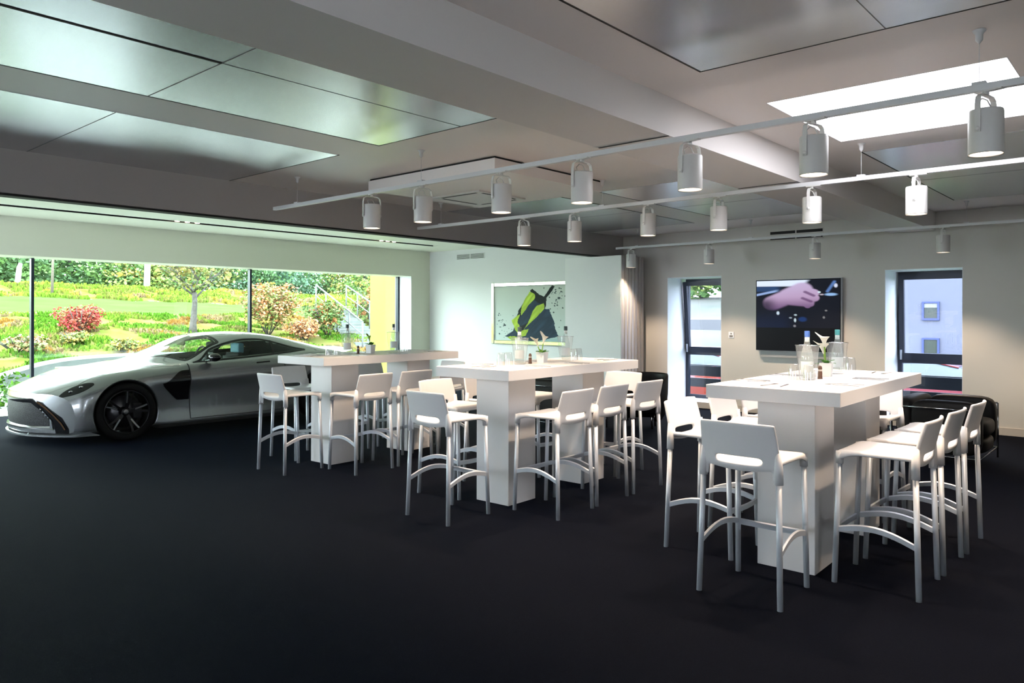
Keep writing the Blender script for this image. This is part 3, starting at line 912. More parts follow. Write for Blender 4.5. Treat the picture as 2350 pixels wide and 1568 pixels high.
def make_mill():
    t = thing('pepper_mill', '', 'pepper mill')
    bm = bmesh.new(); add_lathe(bm, [(.0001, 0), (.0155, 0), (.0160, .004), (.0135, .022), (.0145, .034), (.0130, .050)], n=20)
    obj('mill_body', bm, MT['wood'], t)
    bm = bmesh.new(); add_lathe(bm, [(.0131, .050), (.0140, .052), (.0140, .059), (.0131, .061)], n=20); obj('mill_band', bm, MT['salt'], t)
    bm = bmesh.new(); add_lathe(bm, [(.0125, .061), (.0135, .068), (.0105, .080), (.005, .086), (.0001, .087)], n=20); obj('mill_head', bm, MT['wood'], t)
    return t
def calla(bm_p, bm_s, bm_x, base, top, lean, r=.024):
    b, tt = Vector(base), Vector(top)
    mid = (b + tt) / 2 + Vector(lean) * .3
    pts = [b, b.lerp(mid, .6), mid.lerp(tt, .5), tt]
    add_tube(bm_s, pts, [.0055, .0052, .0048, .0045], 8)
    d = (tt - pts[2]).normalized(); x, y = frame_axes(d)
    n = 16; rings = []
    L = .075
    for k, (q, rr) in enumerate(((0, .005), (.25, .009), (.5, .014), (.72, .021), (.88, .030), (1.0, .037))):
        ring = []
        for j in range(n):
            a = 2 * pi * j / n
            tip = max(0, cos(a)) ** 3
            ring.append(bm_p.verts.new(tt + d * (L * q + (.030 * tip - .008 * (1 - tip)) * q * q) + (x * cos(a) + y * sin(a)) * rr * (1 + .55 * tip * q) * r / .024))
        rings.append(ring)
    for a, c in zip(rings[:-1], rings[1:]):
        for j in range(n): bm_p.faces.new((a[j], a[(j + 1) % n], c[(j + 1) % n], c[j])).smooth = True
    add_tube(bm_x, [tt + d * .01, tt + d * .06], [.0035, .0025], 8)
def make_pot(kind):
    t = thing('potted_calla', '', 'potted flower')
    bm = bmesh.new()
    V = []
    for z, h in ((0, .032), (.092, .040), (.092, .036), (.075, .034)):
        V.append([bm.verts.new((sx_ * h, sy_ * h, z)) for sx_, sy_ in ((-1, -1), (1, -1), (1, 1), (-1, 1))])
    for a, b in zip(V[:-1], V[1:]):
        for k in range(4): bm.faces.new((a[k], a[(k + 1) % 4], b[(k + 1) % 4], b[k]))
    bm.faces.new(V[0][::-1])
    obj('flower_pot', bm, MT['pot'], t)
    obj('soil', box_bm(-.034, .034, -.034, .034, .07, .078), MT['soil'], t)
    P, Sx, X = bmesh.new(), bmesh.new(), bmesh.new()
    if kind == 0:      # two blooms
        calla(P, Sx, X, (0, .005, .07), (.005, .012, .200), (.02, 0, 0))
        calla(P, Sx, X, (.008, -.005, .07), (.030, .020, .150), (.0, .02, 0), .026)
    elif kind == 1:
        calla(P, Sx, X, (0, 0, .07), (-.004, -.012, .165), (-.02, .01, 0), .022)
        calla(P, Sx, X, (.0, .005, .07), (-.012, .035, .140), (-.01, .01, 0), .018)
    else:
        calla(P, Sx, X, (0, 0, .07), (.0, .012, .120), (-.01, .0, 0), .014)
    obj('bloom', P, MT['petal'] if kind < 2 else MT['stemg'], t); obj('stem', Sx, MT['stemg'], t); obj('spadix', X, MT['spadix'], t)
    bm = bmesh.new()
    random.seed(kind + 5)
    for q in range(7 if kind != 1 else 11):
        a = q * 2.4 + kind; L = random.uniform(.05, .085) * (1.25 if kind == 2 else 1); el = random.uniform(.45, 1.2) if kind != 2 else random.uniform(.9, 1.3)
        d = Vector((cos(a) * cos(el), sin(a) * cos(el), sin(el))); sd = Vector((-sin(a), cos(a), 0))
        prev = None
        for k in range(7):
            s = k / 6; w = .016 * sin(pi * min(1, s * .9 + .08)) + .001
            c = Vector((0, 0, .076)) + d * L * s + Vector((cos(a), sin(a), 0)) * .02 * s * s - Vector((0, 0, .03 * s * s))
            cur = (bm.verts.new(c - sd * w), bm.verts.new(c - Vector((0, 0, .003))), bm.verts.new(c + sd * w))
            if prev:
                bm.faces.new((prev[0], prev[1], cur[1], cur[0])); bm.faces.new((prev[1], prev[2], cur[2], cur[1]))
            prev = cur
    o = obj('leaf_blade', bm, MT['leafg'], t, smooth=True)
    m = o.modifiers.new('s', 'SOLIDIFY'); m.thickness = .0012
    return t
def make_knife():
    bm = bmesh.new()
    pr_ = [(-.10, .004), (-.06, .0065), (-.01, .0055), (.0, .008), (.05, .0095), (.09, .007), (.105, .001)]
    a = [bm.verts.new((x, -w, 0)) for x, w in pr_]; b = [bm.verts.new((x, w * .8, 0)) for x, w in pr_]
    for k in range(len(pr_) - 1): bm.faces.new((a[k], a[k + 1], b[k + 1], b[k]))
    bmesh.ops.recalc_face_normals(bm, faces=bm.faces)
    e = bmesh.ops.extrude_face_region(bm, geom=bm.faces[:])
    for v in e['geom']:
        if isinstance(v, bmesh.types.BMVert): v.co.z += .004
    return tag(obj('table_knife', bm, MT['steel']), '', 'knife')
def make_fork():
    bm = bmesh.new()
    pr_ = [(-.10, .0055), (-.06, .005), (.0, .003), (.035, .003), (.05, .010), (.062, .012)]
    a = [bm.verts.new((x, -w, 0)) for x, w in pr_]; b = [bm.verts.new((x, w, 0)) for x, w in pr_]
    for k in range(len(pr_) - 1): bm.faces.new((a[k], a[k + 1], b[k + 1], b[k]))
    for q in (-.0105, -.0035, .0035, .0105):
        v = [bm.verts.new(p) for p in ((.0615, q - .0016, 0), (.098, q - .001, 0), (.098, q + .001, 0), (.0615, q + .0016, 0))]
        bm.faces.new(v)
    bmesh.ops.recalc_face_normals(bm, faces=bm.faces)
    e = bmesh.ops.extrude_face_region(bm, geom=bm.faces[:])
    for v in e['geom']:
        if isinstance(v, bmesh.types.BMVert): v.co.z += .004
    return tag(obj('table_fork', bm, MT['steel']), '', 'fork')
def make_napkin():
    bm = bmesh.new()
    for k in range(3): add_box(bm, -.075 + .002 * k, .075, -.075, .075 - .002 * k, .0003 + .0021 * k, .0019 + .0021 * k)
    return tag(obj('napkin', bm, MT['linen']), '', 'napkin')

cooler, bottle, tumbler, mill = make_cooler(), make_bottle(), make_tumbler(), make_mill()
knife, fork, napkin = make_knife(), make_fork(), make_napkin()
TN = ['the nearest table', 'the middle table', 'the table beside the car']
LAY = [dict(coolers=[(.735, .425), (1.385, .44)], tum=[(.640, .475), (.590, .365), (1.665, .43), (1.735, .50)], pot=(1.09, .42), mill=(.85, .383), nap=[(1.62, .62)]),
       dict(coolers=[(.64, .42), (1.285, .42)], tum=[(.40, .42), (.505, .43), (1.42, .42), (1.52, .44)], pot=(.945, .42), mill=(.765, .41), nap=[(1.74, .30)]),
       dict(coolers=[(.612, .42), (1.245, .42)], tum=[(.375, .43), (.455, .40), (1.372, .40), (1.475, .44)], pot=(.92, .42), mill=(.735, .40), nap=[(.14, .50), (.30, .60)])]
first = dict(c=True, b=True, t=True, m=True, k=True, f=True, n=True)
def put(proto, key, ti, lx, ly, rz, label, group=None, dz=0.0):
    (nx, ny), a, _ = TBL[ti]
    o = place(proto, first[key], (nx + lx * cos(a) - ly * sin(a), ny + lx * sin(a) + ly * cos(a), TT + .0005 + dz), a + rz, label, group)
    first[key] = False
    return o
SIDE = ['near end', 'far end']
for ti in range(3):
    Lq = LAY[ti]; n = TN[ti]
    for j, (x, y) in enumerate(Lq['coolers']):
        w = ['left', 'right'][j]
        put(cooler, 'c', ti, x, y, 0, 'clear acrylic bottle cooler on %s, the %s one of two' % (n, w), 'clear bottle coolers')
        b = put(bottle, 'b', ti, x + (.006 if j else -.006), y, .5, 'water bottle standing in the %s cooler on %s%s' % (w, n, [', blue cap', ', teal cap'][j] if ti == 0 else ''), 'water bottles in coolers', .0125)
        cap = [c for c in b.children if c.name.startswith('bottle_cap')][0]
        mm = [MT['cap_blue'], MT['cap_teal']][j] if ti == 0 else MT['cap_dark']
        if mm is not MT['cap_blue']:
            cap.data = cap.data.copy(); cap.data.materials[0] = mm
    for j, (x, y) in enumerate(Lq['tum']):
        w = ['behind left', 'front left', 'first at the right', 'outermost at the right'][j] if ti == 0 else ['outermost left', 'inner left', 'inner right', 'outermost right'][j]
        put(tumbler, 't', ti, x, y, 0, 'upside-down clear tumbler on %s, %s of the coolers' % (n, w), 'upturned tumblers')
    put(mill, 'm', ti, *Lq['mill'], 0, 'small brown pepper mill beside the left bottle cooler on %s' % n, 'pepper mills')
    p = make_pot(ti)
    lab = ['white square pot with two white calla blooms on the nearest table', 'white square pot with pale pink calla blooms on the middle table', 'square pot with green budding calla on the table beside the car'][ti]
    p['label'] = lab
    (nx, ny), a, _ = TBL[ti]; lx, ly = Lq['pot']
    p.location = (nx + lx * cos(a) - ly * sin(a), ny + lx * sin(a) + ly * cos(a), TT + .0005); p.rotation_euler = (0, 0, a + .15)
    for j, (x, y) in enumerate(Lq['nap']):
        put(napkin, 'n', ti, x, y, .3 + j, 'folded white napkin lying on %s%s' % (n, (', ' + ['nearest its corner', 'behind the other'][j]) if len(Lq['nap']) > 1 else ''), 'folded napkins')
    seats = [(.20, .42, 0.0, 'at the end nearest the camera'), (1.66, .22, pi, 'at the far end'),
             (.50, .13, pi / 2, 'on the right side, nearest seat'), (1.05, .13, pi / 2, 'on the right side, middle seat'),
             (.42, .66, -pi / 2, 'on the left side, nearest seat'), (1.00, .66, -pi / 2, 'on the left side, middle seat')]
    for x, y, rz, w in seats:
        px, py = -sin(rz), cos(rz)
        put(knife, 'k', ti, x - px * .045, y - py * .045, rz + .12, 'steel table knife on %s, %s' % (n, w), 'table knives')
        put(fork, 'f', ti, x + px * .045, y + py * .045, rz - .10, 'steel fork on %s, %s' % (n, w), 'table forks')

# ------------------------------------------------------------ black leather seats
def cushion(x0, x1, y0, y1, z0, z1, b=.05, puff=0.0):
    bm = bmesh.new(); add_box(bm, x0, x1, y0, y1, z0, z1)
    bmesh.ops.subdivide_edges(bm, edges=bm.edges[:], cuts=4, use_grid_fill=True)
    c = Vector(((x0 + x1) / 2, (y0 + y1) / 2, (z0 + z1) / 2)); h = Vector(((x1 - x0) / 2, (y1 - y0) / 2, (z1 - z0) / 2))
    for v in bm.verts:
        l = v.co - c; q = Vector((l.x / h.x, l.y / h.y, l.z / h.z))
        # superellipsoid rounding
        e = 7.0; s = (abs(q.x) ** e + abs(q.y) ** e + abs(q.z) ** e) ** (1 / e)
        q = q / max(s, 1e-6)
        mxq = max(abs(q.x), abs(q.y), abs(q.z)); 
        v.co = c + Vector((q.x * h.x, q.y * h.y, q.z * h.z))
    return bm
def make_armchair():
    t = thing('armchair', '', 'armchair')
    L = MT['leather']
    def cu(name, *a):
        o = obj(name, cushion(*a), L, t, smooth=True); m = o.modifiers.new('s', 'SUBSURF'); m.levels = 1; m.render_levels = 1; return o
    for s in (-1, 1):
        x0, x1 = (-.48, -.29) if s < 0 else (.29, .48)
        cu('armrest', x0, x1, -.40, .24, .12, .655)
    cu('backrest', -.48, .48, .20, .38, .12, .665)
    cu('seat_cushion', -.30, .30, -.42, .22, .28, .46)
    cu('seat_cushion', -.30, .30, -.41, .22, .12, .29)
    bm = bmesh.new()
    r = .0095
    add_tube(bm, [(-.50, -.39, .58), (-.50, .40, .58), (.50, .40, .58), (.50, -.39, .58)], r, 12)
    add_tube(bm, [(-.50, -.39, .11), (-.50, .40, .11), (.50, .40, .11), (.50, -.39, .11), (-.50, -.39, .11)], r * .8, 10)
    obj('frame_rail', bm, MT['chrome'], t)
    for x in (-.50, .50):
        for y in (-.39, .40):
            bm = bmesh.new(); add_tube(bm, [(x, y, 0), (x, y, .58)], r, 12); obj('leg', bm, MT['chrome'], t)
    return t
ac = make_armchair()
for i, (x, y, rz, l) in enumerate(((8.93, 1.82, 0.0, 'black leather cube armchair with chrome frame right of the nearest table'),
                                   (8.85, 2.85, pi, 'black leather cube armchair with chrome frame behind the far end of the nearest table'),
                                   (8.05, 6.25, pi / 2, 'black leather cube armchair seen between the pedestals of the middle table'))):
    place(ac, i == 0, (x, y, 0), rz, l, 'black cube armchairs')
t = thing('tub_chair', 'round black tub chair at the far right end of the middle table', 'tub chair', (8.80, 5.40, 0), .4)
bm = bmesh.new()
rings = []
prof = [(.24, .10), (.30, .20), (.325, .45), (.33, .70), (.322, .722), (.305, .722), (.295, .70), (.29, .45), (.27, .40)]
n = 40
for k in range(n + 1):
    a = -2.35 + 4.7 * k / n
    low = max(0, (abs(a) - 1.5) / .85)
    rings.append([bm.verts.new((r_ * cos(a), r_ * sin(a), z - (.16 * low if z > .5 else 0))) for r_, z in prof])
for a, b in zip(rings[:-1], rings[1:]):
    for j in range(len(prof)): bm.faces.new((a[j], a[(j + 1) % len(prof)], b[(j + 1) % len(prof)], b[j]))
bm.faces.new(rings[0]); bm.faces.new(rings[-1][::-1])
obj('shell', bm, MT['leather'], t, smooth=True)
bm = bmesh.new(); add_lathe(bm, [(.0001, .22), (.26, .22), (.28, .26), (.28, .38), (.25, .42), (.0001, .43)], n=36); obj('seat_cushion', bm, MT['leather'], t)
for a in (.8, 2.4, 3.9, 5.5):
    bm = bmesh.new(); add_tube(bm, [(.20 * cos(a), .20 * sin(a), 0), (.18 * cos(a), .18 * sin(a), .22)], .014, 10); obj('leg', bm, MT['chrome'], t)
# ------------------------------------------------------------ the sports car (built in its own space: x back from the nose, y to the camera side, z up)
CAR = thing('sports_car', 'silver grey two-door sports coupe parked along the window', 'car', (2.78, 10.30, 0), 0)
MT['paint'] = mat('silver_car_paint', (.36, .38, .39), .26, metal=.72, coat=1.0)
MT['car_black'] = mat('gloss_black_trim', (.006, .006, .007), .18)
MT['car_matt'] = mat('matt_black_trim', (.008, .008, .008), .6)
MT['rubber'] = mat('tyre_rubber', (.006, .006, .006), .7, spec=.2)
MT['rim'] = mat('black_rim', (.012, .012, .014), .3, metal=.4)
MT['spoke'] = mat('machined_spoke', (.30, .30, .31), .3, metal=.9)
MT['disc'] = mat('brake_disc', (.16, .16, .17), .35, metal=.9)
MT['car_glass'] = glass_mat('car_glass', (.66, .73, .69), 0.0, 1.5)
MT['screen_glass'] = glass_mat('windscreen_glass', (.88, .97, .90), 0.0, 1.5)
MT['interior'] = mat('dark_interior', (.010, .010, .011), .6)
MT['lens_red'] = mat('rear_lamp_red', (.25, .005, .005), .2)
KS = [0, .15, .40, .70, .95, 1.30, 1.70, 2.10, 2.60, 3.10, 3.55, 3.90, 4.20, 4.46]
ROWS = [
 # (y list, z list)
 ([.86,.88,.89,.885,.88,.88,.86,.86,.86,.87,.89,.89,.85,.78], [.15,.14,.14,.14,.14,.14,.13,.13,.13,.13,.14,.15,.18,.24]),
 ([.90,.93,.945,.95,.945,.915,.905,.905,.91,.925,.955,.955,.91,.83], [.18,.18,.18,.18,.18,.17,.165,.165,.165,.17,.18,.20,.25,.30]),
 ([.905,.94,.955,.965,.955,.905,.885,.885,.895,.925,.970,.970,.925,.85], [.32,.33,.36,.38,.37,.34,.33,.33,.33,.36,.40,.42,.45,.48]),
 ([.895,.93,.955,.97,.965,.925,.895,.895,.905,.935,.985,.98,.935,.855], [.42,.46,.52,.56,.56,.55,.54,.55,.56,.57,.60,.62,.64,.65]),
 ([.865,.895,.92,.94,.945,.945,.940,.935,.935,.950,.978,.965,.92,.85], [.50,.55,.62,.68,.70,.69,.69,.70,.715,.74,.77,.785,.785,.77]),
 ([.80,.82,.835,.85,.86,.88,.885,.88,.875,.875,.885,.87,.84,.78], [.555,.61,.70,.775,.805,.82,.845,.865,.885,.91,.935,.93,.91,.88]),
 ([.68,.69,.69,.70,.71,.73,.835,.835,.825,.80,.77,.74,.72,.69], [.59,.645,.725,.80,.83,.87,.885,.905,.930,.965,1.00,.985,.955,.92]),
 ([.48,.49,.50,.51,.52,.60,.775,.675,.60,.575,.575,.60,.60,.57], [.60,.655,.735,.80,.835,.882,.905,1.085,1.185,1.155,1.075,1.01,.965,.93]),
 ([.25,.25,.26,.27,.28,.35,.44,.42,.37,.36,.36,.37,.37,.36], [.61,.662,.745,.805,.845,.90,1.035,1.195,1.252,1.215,1.12,1.04,.978,.94]),
 ([0]*14, [.615,.668,.75,.81,.85,.905,1.06,1.222,1.270,1.232,1.135,1.05,.985,.945]),
]
def pchip(xs, ys):
    n = len(xs); h = [xs[i + 1] - xs[i] for i in range(n - 1)]; d = [(ys[i + 1] - ys[i]) / h[i] for i in range(n - 1)]
    m = [0] * n
    for i in range(1, n - 1):
        m[i] = (d[i - 1] * h[i] + d[i] * h[i - 1]) / (h[i] + h[i - 1])
        if d[i - 1] * d[i] < 0: m[i] *= .35
    m[0] = d[0]; m[-1] = d[-1]
    def f(x):
        x = min(max(x, xs[0]), xs[-1])
        i = max(k for k in range(n - 1) if xs[k] <= x + 1e-12)
        t = (x - xs[i]) / h[i]
        return ((2 * t ** 3 - 3 * t ** 2 + 1) * ys[i] + (t ** 3 - 2 * t ** 2 + t) * h[i] * m[i] + (-2 * t ** 3 + 3 * t ** 2) * ys[i + 1] + (t ** 3 - t ** 2) * h[i] * m[i + 1])
    return f
RF = [(pchip(KS, y), pchip(KS, z)) for y, z in ROWS]
def bow(s, y):
    q = min(1, abs(y) / .95)
    b = 0
    if s < .9: b += .40 * (1 - s / .9) ** 2 * q ** 2.4
    if s > 3.7: b -= .26 * ((s - 3.7) / .76) ** 2 * q ** 2.4
    return b
_sc = {}
def surf(s, v, off=0.0):
    """point on the body: s along the car, v 0..9 from sill to centre line"""
    key = round(s, 5)
    if key not in _sc:
        ys = [f(s) for f, g in RF]; zs = [g(s) for f, g in RF]
        _sc[key] = (pchip(list(range(10)), ys), pchip(list(range(10)), zs))
    fy, fz = _sc[key]
    y, z = fy(v), fz(v)
    p = Vector((s + bow(s, y), y, z))
    if off:
        e = 1e-3
        a = surf(min(s + .01, 4.46), v) - surf(max(s - .01, 0), v); b = surf(s, min(v + .05, 9)) - surf(s, max(v - .05, 0))
        n = b.cross(a)
        if n.y < 0 and n.z < 0: n = -n
        if n.dot(Vector((0, 1, .6))) < 0: n = -n
        p = p + n.normalized() * off
    return p
AXF, AXR, WR = .915, 3.615, .345
def patch(name, m, fn, nu, nv, parent=CAR, thick=0.0, off=.003, both=True, smooth=True):
    """fn(a, b) -> (s, v) for a, b in 0..1"""
    for sgn in ((1, -1) if both else (1,)):
        bm = bmesh.new()
        V = []
        for j in range(nv + 1):
            row = []
            for i in range(nu + 1):
                s, v = fn(i / nu, j / nv)
                p = surf(s, v, off); row.append(bm.verts.new((p.x, -sgn * p.y, p.z)))
            V.append(row)
        for j in range(nv):
            for i in range(nu):
                q = (V[j][i], V[j][i + 1], V[j + 1][i + 1], V[j + 1][i])
                try: bm.faces.new(q if sgn > 0 else q[::-1])
                except ValueError: pass
        bmesh.ops.remove_doubles(bm, verts=bm.verts, dist=.0004)
        o = obj(name, bm, m, parent, smooth=smooth)
    return o
def ribbon(name, m, pts, w, off, parent=CAR, both=True, thick=.0):
    """strip of width w along a chain of (s, v) surface points"""
    P = [surf(s, v, off) for s, v in pts]; N = [(surf(s, v, off + .01) - surf(s, v, off)).normalized() for s, v in pts]
    for sgn in ((1, -1) if both else (1,)):
        bm = bmesh.new()
        prev = None
        for k in range(len(P)):
            d = P[min(k + 1, len(P) - 1)] - P[max(k - 1, 0)]
            t = d.cross(N[k]).normalized() * w / 2
            a, b = P[k] - t, P[k] + t
            cur = (bm.verts.new((a.x, -sgn * a.y, a.z)), bm.verts.new((b.x, -sgn * b.y, b.z)))
            if prev:
                q = (prev[0], prev[1], cur[1], cur[0]); bm.faces.new(q if sgn > 0 else q[::-1])
            prev = cur
        o = obj(name, bm, m, parent, smooth=True)
    return o
# glazing outlines in (s, v)
def ws_base(v): q = (v - 7.0) / 2.0; return 1.76 - .40 * max(0, q) ** .75
def ws_top(v): return 2.14 - .05 * ((v - 7.0) / 2.0) + .06
def sw_lo(s): return 6.04
def sw_hi(s):
    a = 6.04 + .86 * sm(1.74, 2.05, s) ** .8 if s < 2.05 else 6.90
    if s > 2.75: a = 6.90 - .82 * ((s - 2.75) / .72) ** 1.7
    return max(a, 6.045)
SW0, SW1 = 1.76, 3.46
def rg_in(s, v): return 3.10 < s < 3.85 and v > 7.25
# body shell
bm = bmesh.new()
ss = [4.46 * k / 260 for k in range(261)]
vs = [9 * k / 110 for k in range(111)]
def in_glass(s, v):
    if v > 7.22 and ws_base(v) + .03 < s < ws_top(v) - .03: return True
    if SW0 + .12 < s < SW1 - .10 and sw_lo(s) + .09 < v < sw_hi(s) - .09: return True
    return False
RA = .385
for sgn in (1, -1):
    G = {}
    for i, s in enumerate(ss):
        for j, v in enumerate(vs):
            p = surf(s, v)
            G[i, j] = [p, None]
    def arch(p):
        if p.y < .5: return False
        return (p.x - AXF) ** 2 + (p.z - WR) ** 2 < RA ** 2 or (p.x - AXR) ** 2 + (p.z - WR) ** 2 < (RA + .005) ** 2
    keep = []
    for i in range(len(ss) - 1):
        for j in range(len(vs) - 1):
            c = (G[i, j][0] + G[i + 1, j + 1][0]) / 2
            if arch(c): continue
            if in_glass((ss[i] + ss[i + 1]) / 2, (vs[j] + vs[j + 1]) / 2): continue
            keep.append((i, j))
    use = {}
    for i, j in keep:
        for a in ((i, j), (i + 1, j), (i + 1, j + 1), (i, j + 1)): use[a] = use.get(a, 0) + 1
    for a in use:
        p = G[a][0].copy()
        if p.y > .5 and use[a] < 4:
            for ax, rr in ((AXF, RA), (AXR, RA + .005)):
                d = Vector((p.x - ax, 0, p.z - WR)); L = d.length
                if abs(L - rr) < .045 and L > 1e-4:
                    p.x = ax + d.x / L * rr; p.z = WR + d.z / L * rr
        G[a][1] = bm.verts.new((p.x, -sgn * p.y, p.z))
    for i, j in keep:
        q = (G[i, j][1], G[i + 1, j][1], G[i + 1, j + 1][1], G[i, j + 1][1])
        bm.faces.new(q if sgn > 0 else q[::-1])
bmesh.ops.remove_doubles(bm, verts=bm.verts, dist=.0005)
body = obj('body', bm, MT['paint'], CAR, smooth=True)
# arch lips and liners
for ax, rr in ((AXF, RA), (AXR, RA + .005)):
    for sgn in (1, -1):
        bm = bmesh.new()
        R1 = []
        for k in range(41):
            a = radians(-32) + radians(244) * k / 40
            x = ax + rr * cos(a); z = WR + rr * sin(a)
            # find the body width at this place
            best = .94
            for v in [q / 10 for q in range(0, 62)]:
                p = surf(min(max(x, .05), 4.4), v)
                if abs(p.z - z) < .02: best = p.y; break
            yo = best - .004
            R1.append([bm.verts.new((ax + r_ * cos(a), -sgn * yy, WR + r_ * sin(a))) for r_, yy in ((rr + .002, yo), (rr - .012, yo - .006), (rr - .006, yo - .05), (rr - .004, .55))])
        for a, b in zip(R1[:-1], R1[1:]):
            for q in range(3):
                f = bm.faces.new((a[q], a[q + 1], b[q + 1], b[q])); f.material_index = 0 if q == 0 else 1
        obj('wheel_arch', bm, [MT['paint'], MT['car_matt']], CAR, smooth=True)
# nose: front face between the lamps, with the wide grille
def front(y, z):
    q = min(1, abs(y) / .95)
    zt = .60
    return .40 * q ** 2.4 + (-.035 * sin(pi * min(1, max(0, (z - .14) / (zt - .14)))) * max(0, 1 - (q / .94) ** 2) ** 1.5)
def ztop(y):
    y = abs(y)
    f = pchip([0, .25, .48, .68, .80, .865], [.615, .61, .60, .59, .555, .50]); return f(min(y, .865))
bm = bmesh.new()
NY, NZ = 72, 40
_edge = [surf(0, 9 * k / 400) for k in range(401)]
def wedge(z):
    for p, q in zip(_edge[:-1], _edge[1:]):
        if p.z <= z <= q.z: return p.y + (q.y - p.y) * (z - p.z) / max(1e-9, q.z - p.z)
    return _edge[0].y if z < _edge[0].z else 0.0
Gf = {}
z0_, z1_ = _edge[0].z, _edge[-1].z
for j in range(NZ + 1):
    f = j / NZ; z = z0_ + (z1_ - z0_) * (f if f < .8 else .8 + .2 * (1 - (1 - (f - .8) / .2) ** 1.8))
    w_ = wedge(z)
    for i in range(NY + 1):
        y = w_ * (-1 + 2 * i / NY)
        Gf[i, j] = bm.verts.new((front(y, z), y, z))
def grille_in(y, z, e=0.0):
    y = abs(y)
    top = .53 - .0 * y - .10 * max(0, (y - .42)) / .25
    lim = .70 if z < .30 else .70 - (z - .30) * .9
    return .20 + e < z < top - e and y < lim - e
for i in range(NY):
    for j in range(NZ):
        c = (Gf[i, j].co + Gf[i + 1, j + 1].co) / 2
        if grille_in(c.y, c.z, .012): continue
        bm.faces.new((Gf[i, j], Gf[i + 1, j], Gf[i + 1, j + 1], Gf[i, j + 1]))
bmesh.ops.remove_doubles(bm, verts=bm.verts, dist=.0005)
obj('front_bumper', bm, MT['paint'], CAR, smooth=True)
def fpatch(name, m, outline, off, parent=CAR, mesh_n=24, both=False):
    """flat-outline patch wrapped on the nose; outline is a list of (y, z)"""
    for sgn in ((1, -1) if both else (1,)):
        bm = bmesh.new()
        cy = sum(p[0] for p in outline) / len(outline); cz = sum(p[1] for p in outline) / len(outline)
        rings = []
        for k in range(7):
            q = k / 6
            rings.append([bm.verts.new((front(cy + (y - cy) * q, cz + (z - cz) * q) + off, sgn * (cy + (y - cy) * q), cz + (z - cz) * q)) for y, z in outline] if k else None)
        c = bm.verts.new((front(cy, cz) + off, sgn * cy, cz))
        n = len(outline)
        for i in range(n): bm.faces.new((c, rings[1][i], rings[1][(i + 1) % n]))
        for k in range(1, 6):
            for i in range(n): bm.faces.new((rings[k][i], rings[k + 1][i], rings[k + 1][(i + 1) % n], rings[k][(i + 1) % n]))
        o = obj(name, bm, m, parent, smooth=True)
    return o
def smooth_outline(P, n=6):
    out = []
    for i in range(len(P)):
        a, b = Vector(P[i]), Vector(P[(i + 1) % len(P)])
        for k in range(n): out.append(tuple(a.lerp(b, k / n)))
    return out
GO = smooth_outline([(-.46, .535), (.46, .535), (.60, .44), (.71, .30), (.72, .20), (-.72, .20), (-.71, .30), (-.60, .44)])
MT['mesh'] = mat('grille_mesh', (.045, .045, .05), .6, spec=.2, col2=(.005, .005, .005), nscale=120)
fpatch('grille', MT['mesh'], GO, .020)
bm = bmesh.new()
gl = [(y, z) for y, z in GO]
rings = []
n = len(gl)
for y, z in gl:
    cy, cz = y * .91, .35 + (z - .36) * .76
    x = front(y, z)
    rings.append([bm.verts.new(p) for p in ((x - .006, y * 1.01, z + (.006 if z > .36 else -.006)), (x - .014, (y + cy) / 2, (z + cz) / 2), (front(cy, cz) + .022, cy, cz))])
for i in range(n):
    a, b = rings[i], rings[(i + 1) % n]
    for k in range(2): bm.faces.new((a[k], a[k + 1], b[k + 1], b[k]))
obj('grille_surround', bm, MT['car_black'], CAR, smooth=True)
MT['blade'] = mat('gloss_bronze_blade', (.16, .09, .05), .2, metal=.6)
# corner intake with its gloss blade
blade = smooth_outline([(.52, .52), (.60, .50), (.80, .33), (.86, .20), (.86, .15), (.74, .15), (.72, .28), (.62, .42)], 5)
fpatch('corner_intake', MT['car_black'], blade, -.004, both=True)
for sgn in (1, -1):
    bm = bmesh.new()
    pts = [(.54, .505), (.64, .44), (.72, .36), (.79, .27), (.83, .19)]
    prev = None
    for y, z in pts:
        cur = [bm.verts.new((front(y, z) - d, sgn * (y + e), z + g)) for d, e, g in ((.008, -.012, -.012), (.014, 0, 0), (.006, .012, .008))]
        if prev:
            for k in range(2): bm.faces.new((prev[k], prev[k + 1], cur[k + 1], cur[k]))
        prev = cur
    obj('intake_blade', bm, MT['blade'], CAR, smooth=True)
# splitter
bm = bmesh.new(); prev = None
for k in range(49):
    y = -.93 + 1.86 * k / 48
    x = front(y, .14) 
    fr = .030 * (1 - .55 * (abs(y) / .93) ** 2)
    cur = [bm.verts.new(p) for p in ((x + .12, y, .155), (x - fr, y, .128), (x - fr, y, .108), (x + .25, y, .100))]
    if prev:
        for q in range(4): bm.faces.new((prev[q], prev[(q + 1) % 4], cur[(q + 1) % 4], cur[q]))
    else: bm.faces.new(cur)
    prev = cur
bm.faces.new(prev[::-1])
obj('splitter', bm, MT['paint'], CAR)
# underside, tail
obj('underbody', box_bm(.45, 4.25, -.80, .80, .12, .30), MT['car_matt'], CAR)
obj('sill', box_bm(1.30, 3.22, -.90, .90, .105, .150, bev=.01), MT['car_matt'], CAR)
bm = bmesh.new(); top = []; bot = []
vv = [9 * k / 60 for k in range(61)]
L = [surf(4.46, v) for v in vv]
ring = [Vector((p.x, -p.y, p.z)) for p in L] + [Vector((p.x, p.y, p.z)) for p in reversed(L[:-1])]
c = [bm.verts.new(p) for p in ring]; i2 = [bm.verts.new((p.x - .02, p.y * .85, .55 + (p.z - .55) * .8)) for p in ring]; cc = bm.verts.new((4.40, 0, .55))
for k in range(len(ring) - 1):
    bm.faces.new((c[k], c[k + 1], i2[k + 1], i2[k])); bm.faces.new((i2[k], i2[k + 1], cc))
obj('rear_bumper', bm, MT['paint'], CAR, smooth=True)
bm = bmesh.new(); prev = None
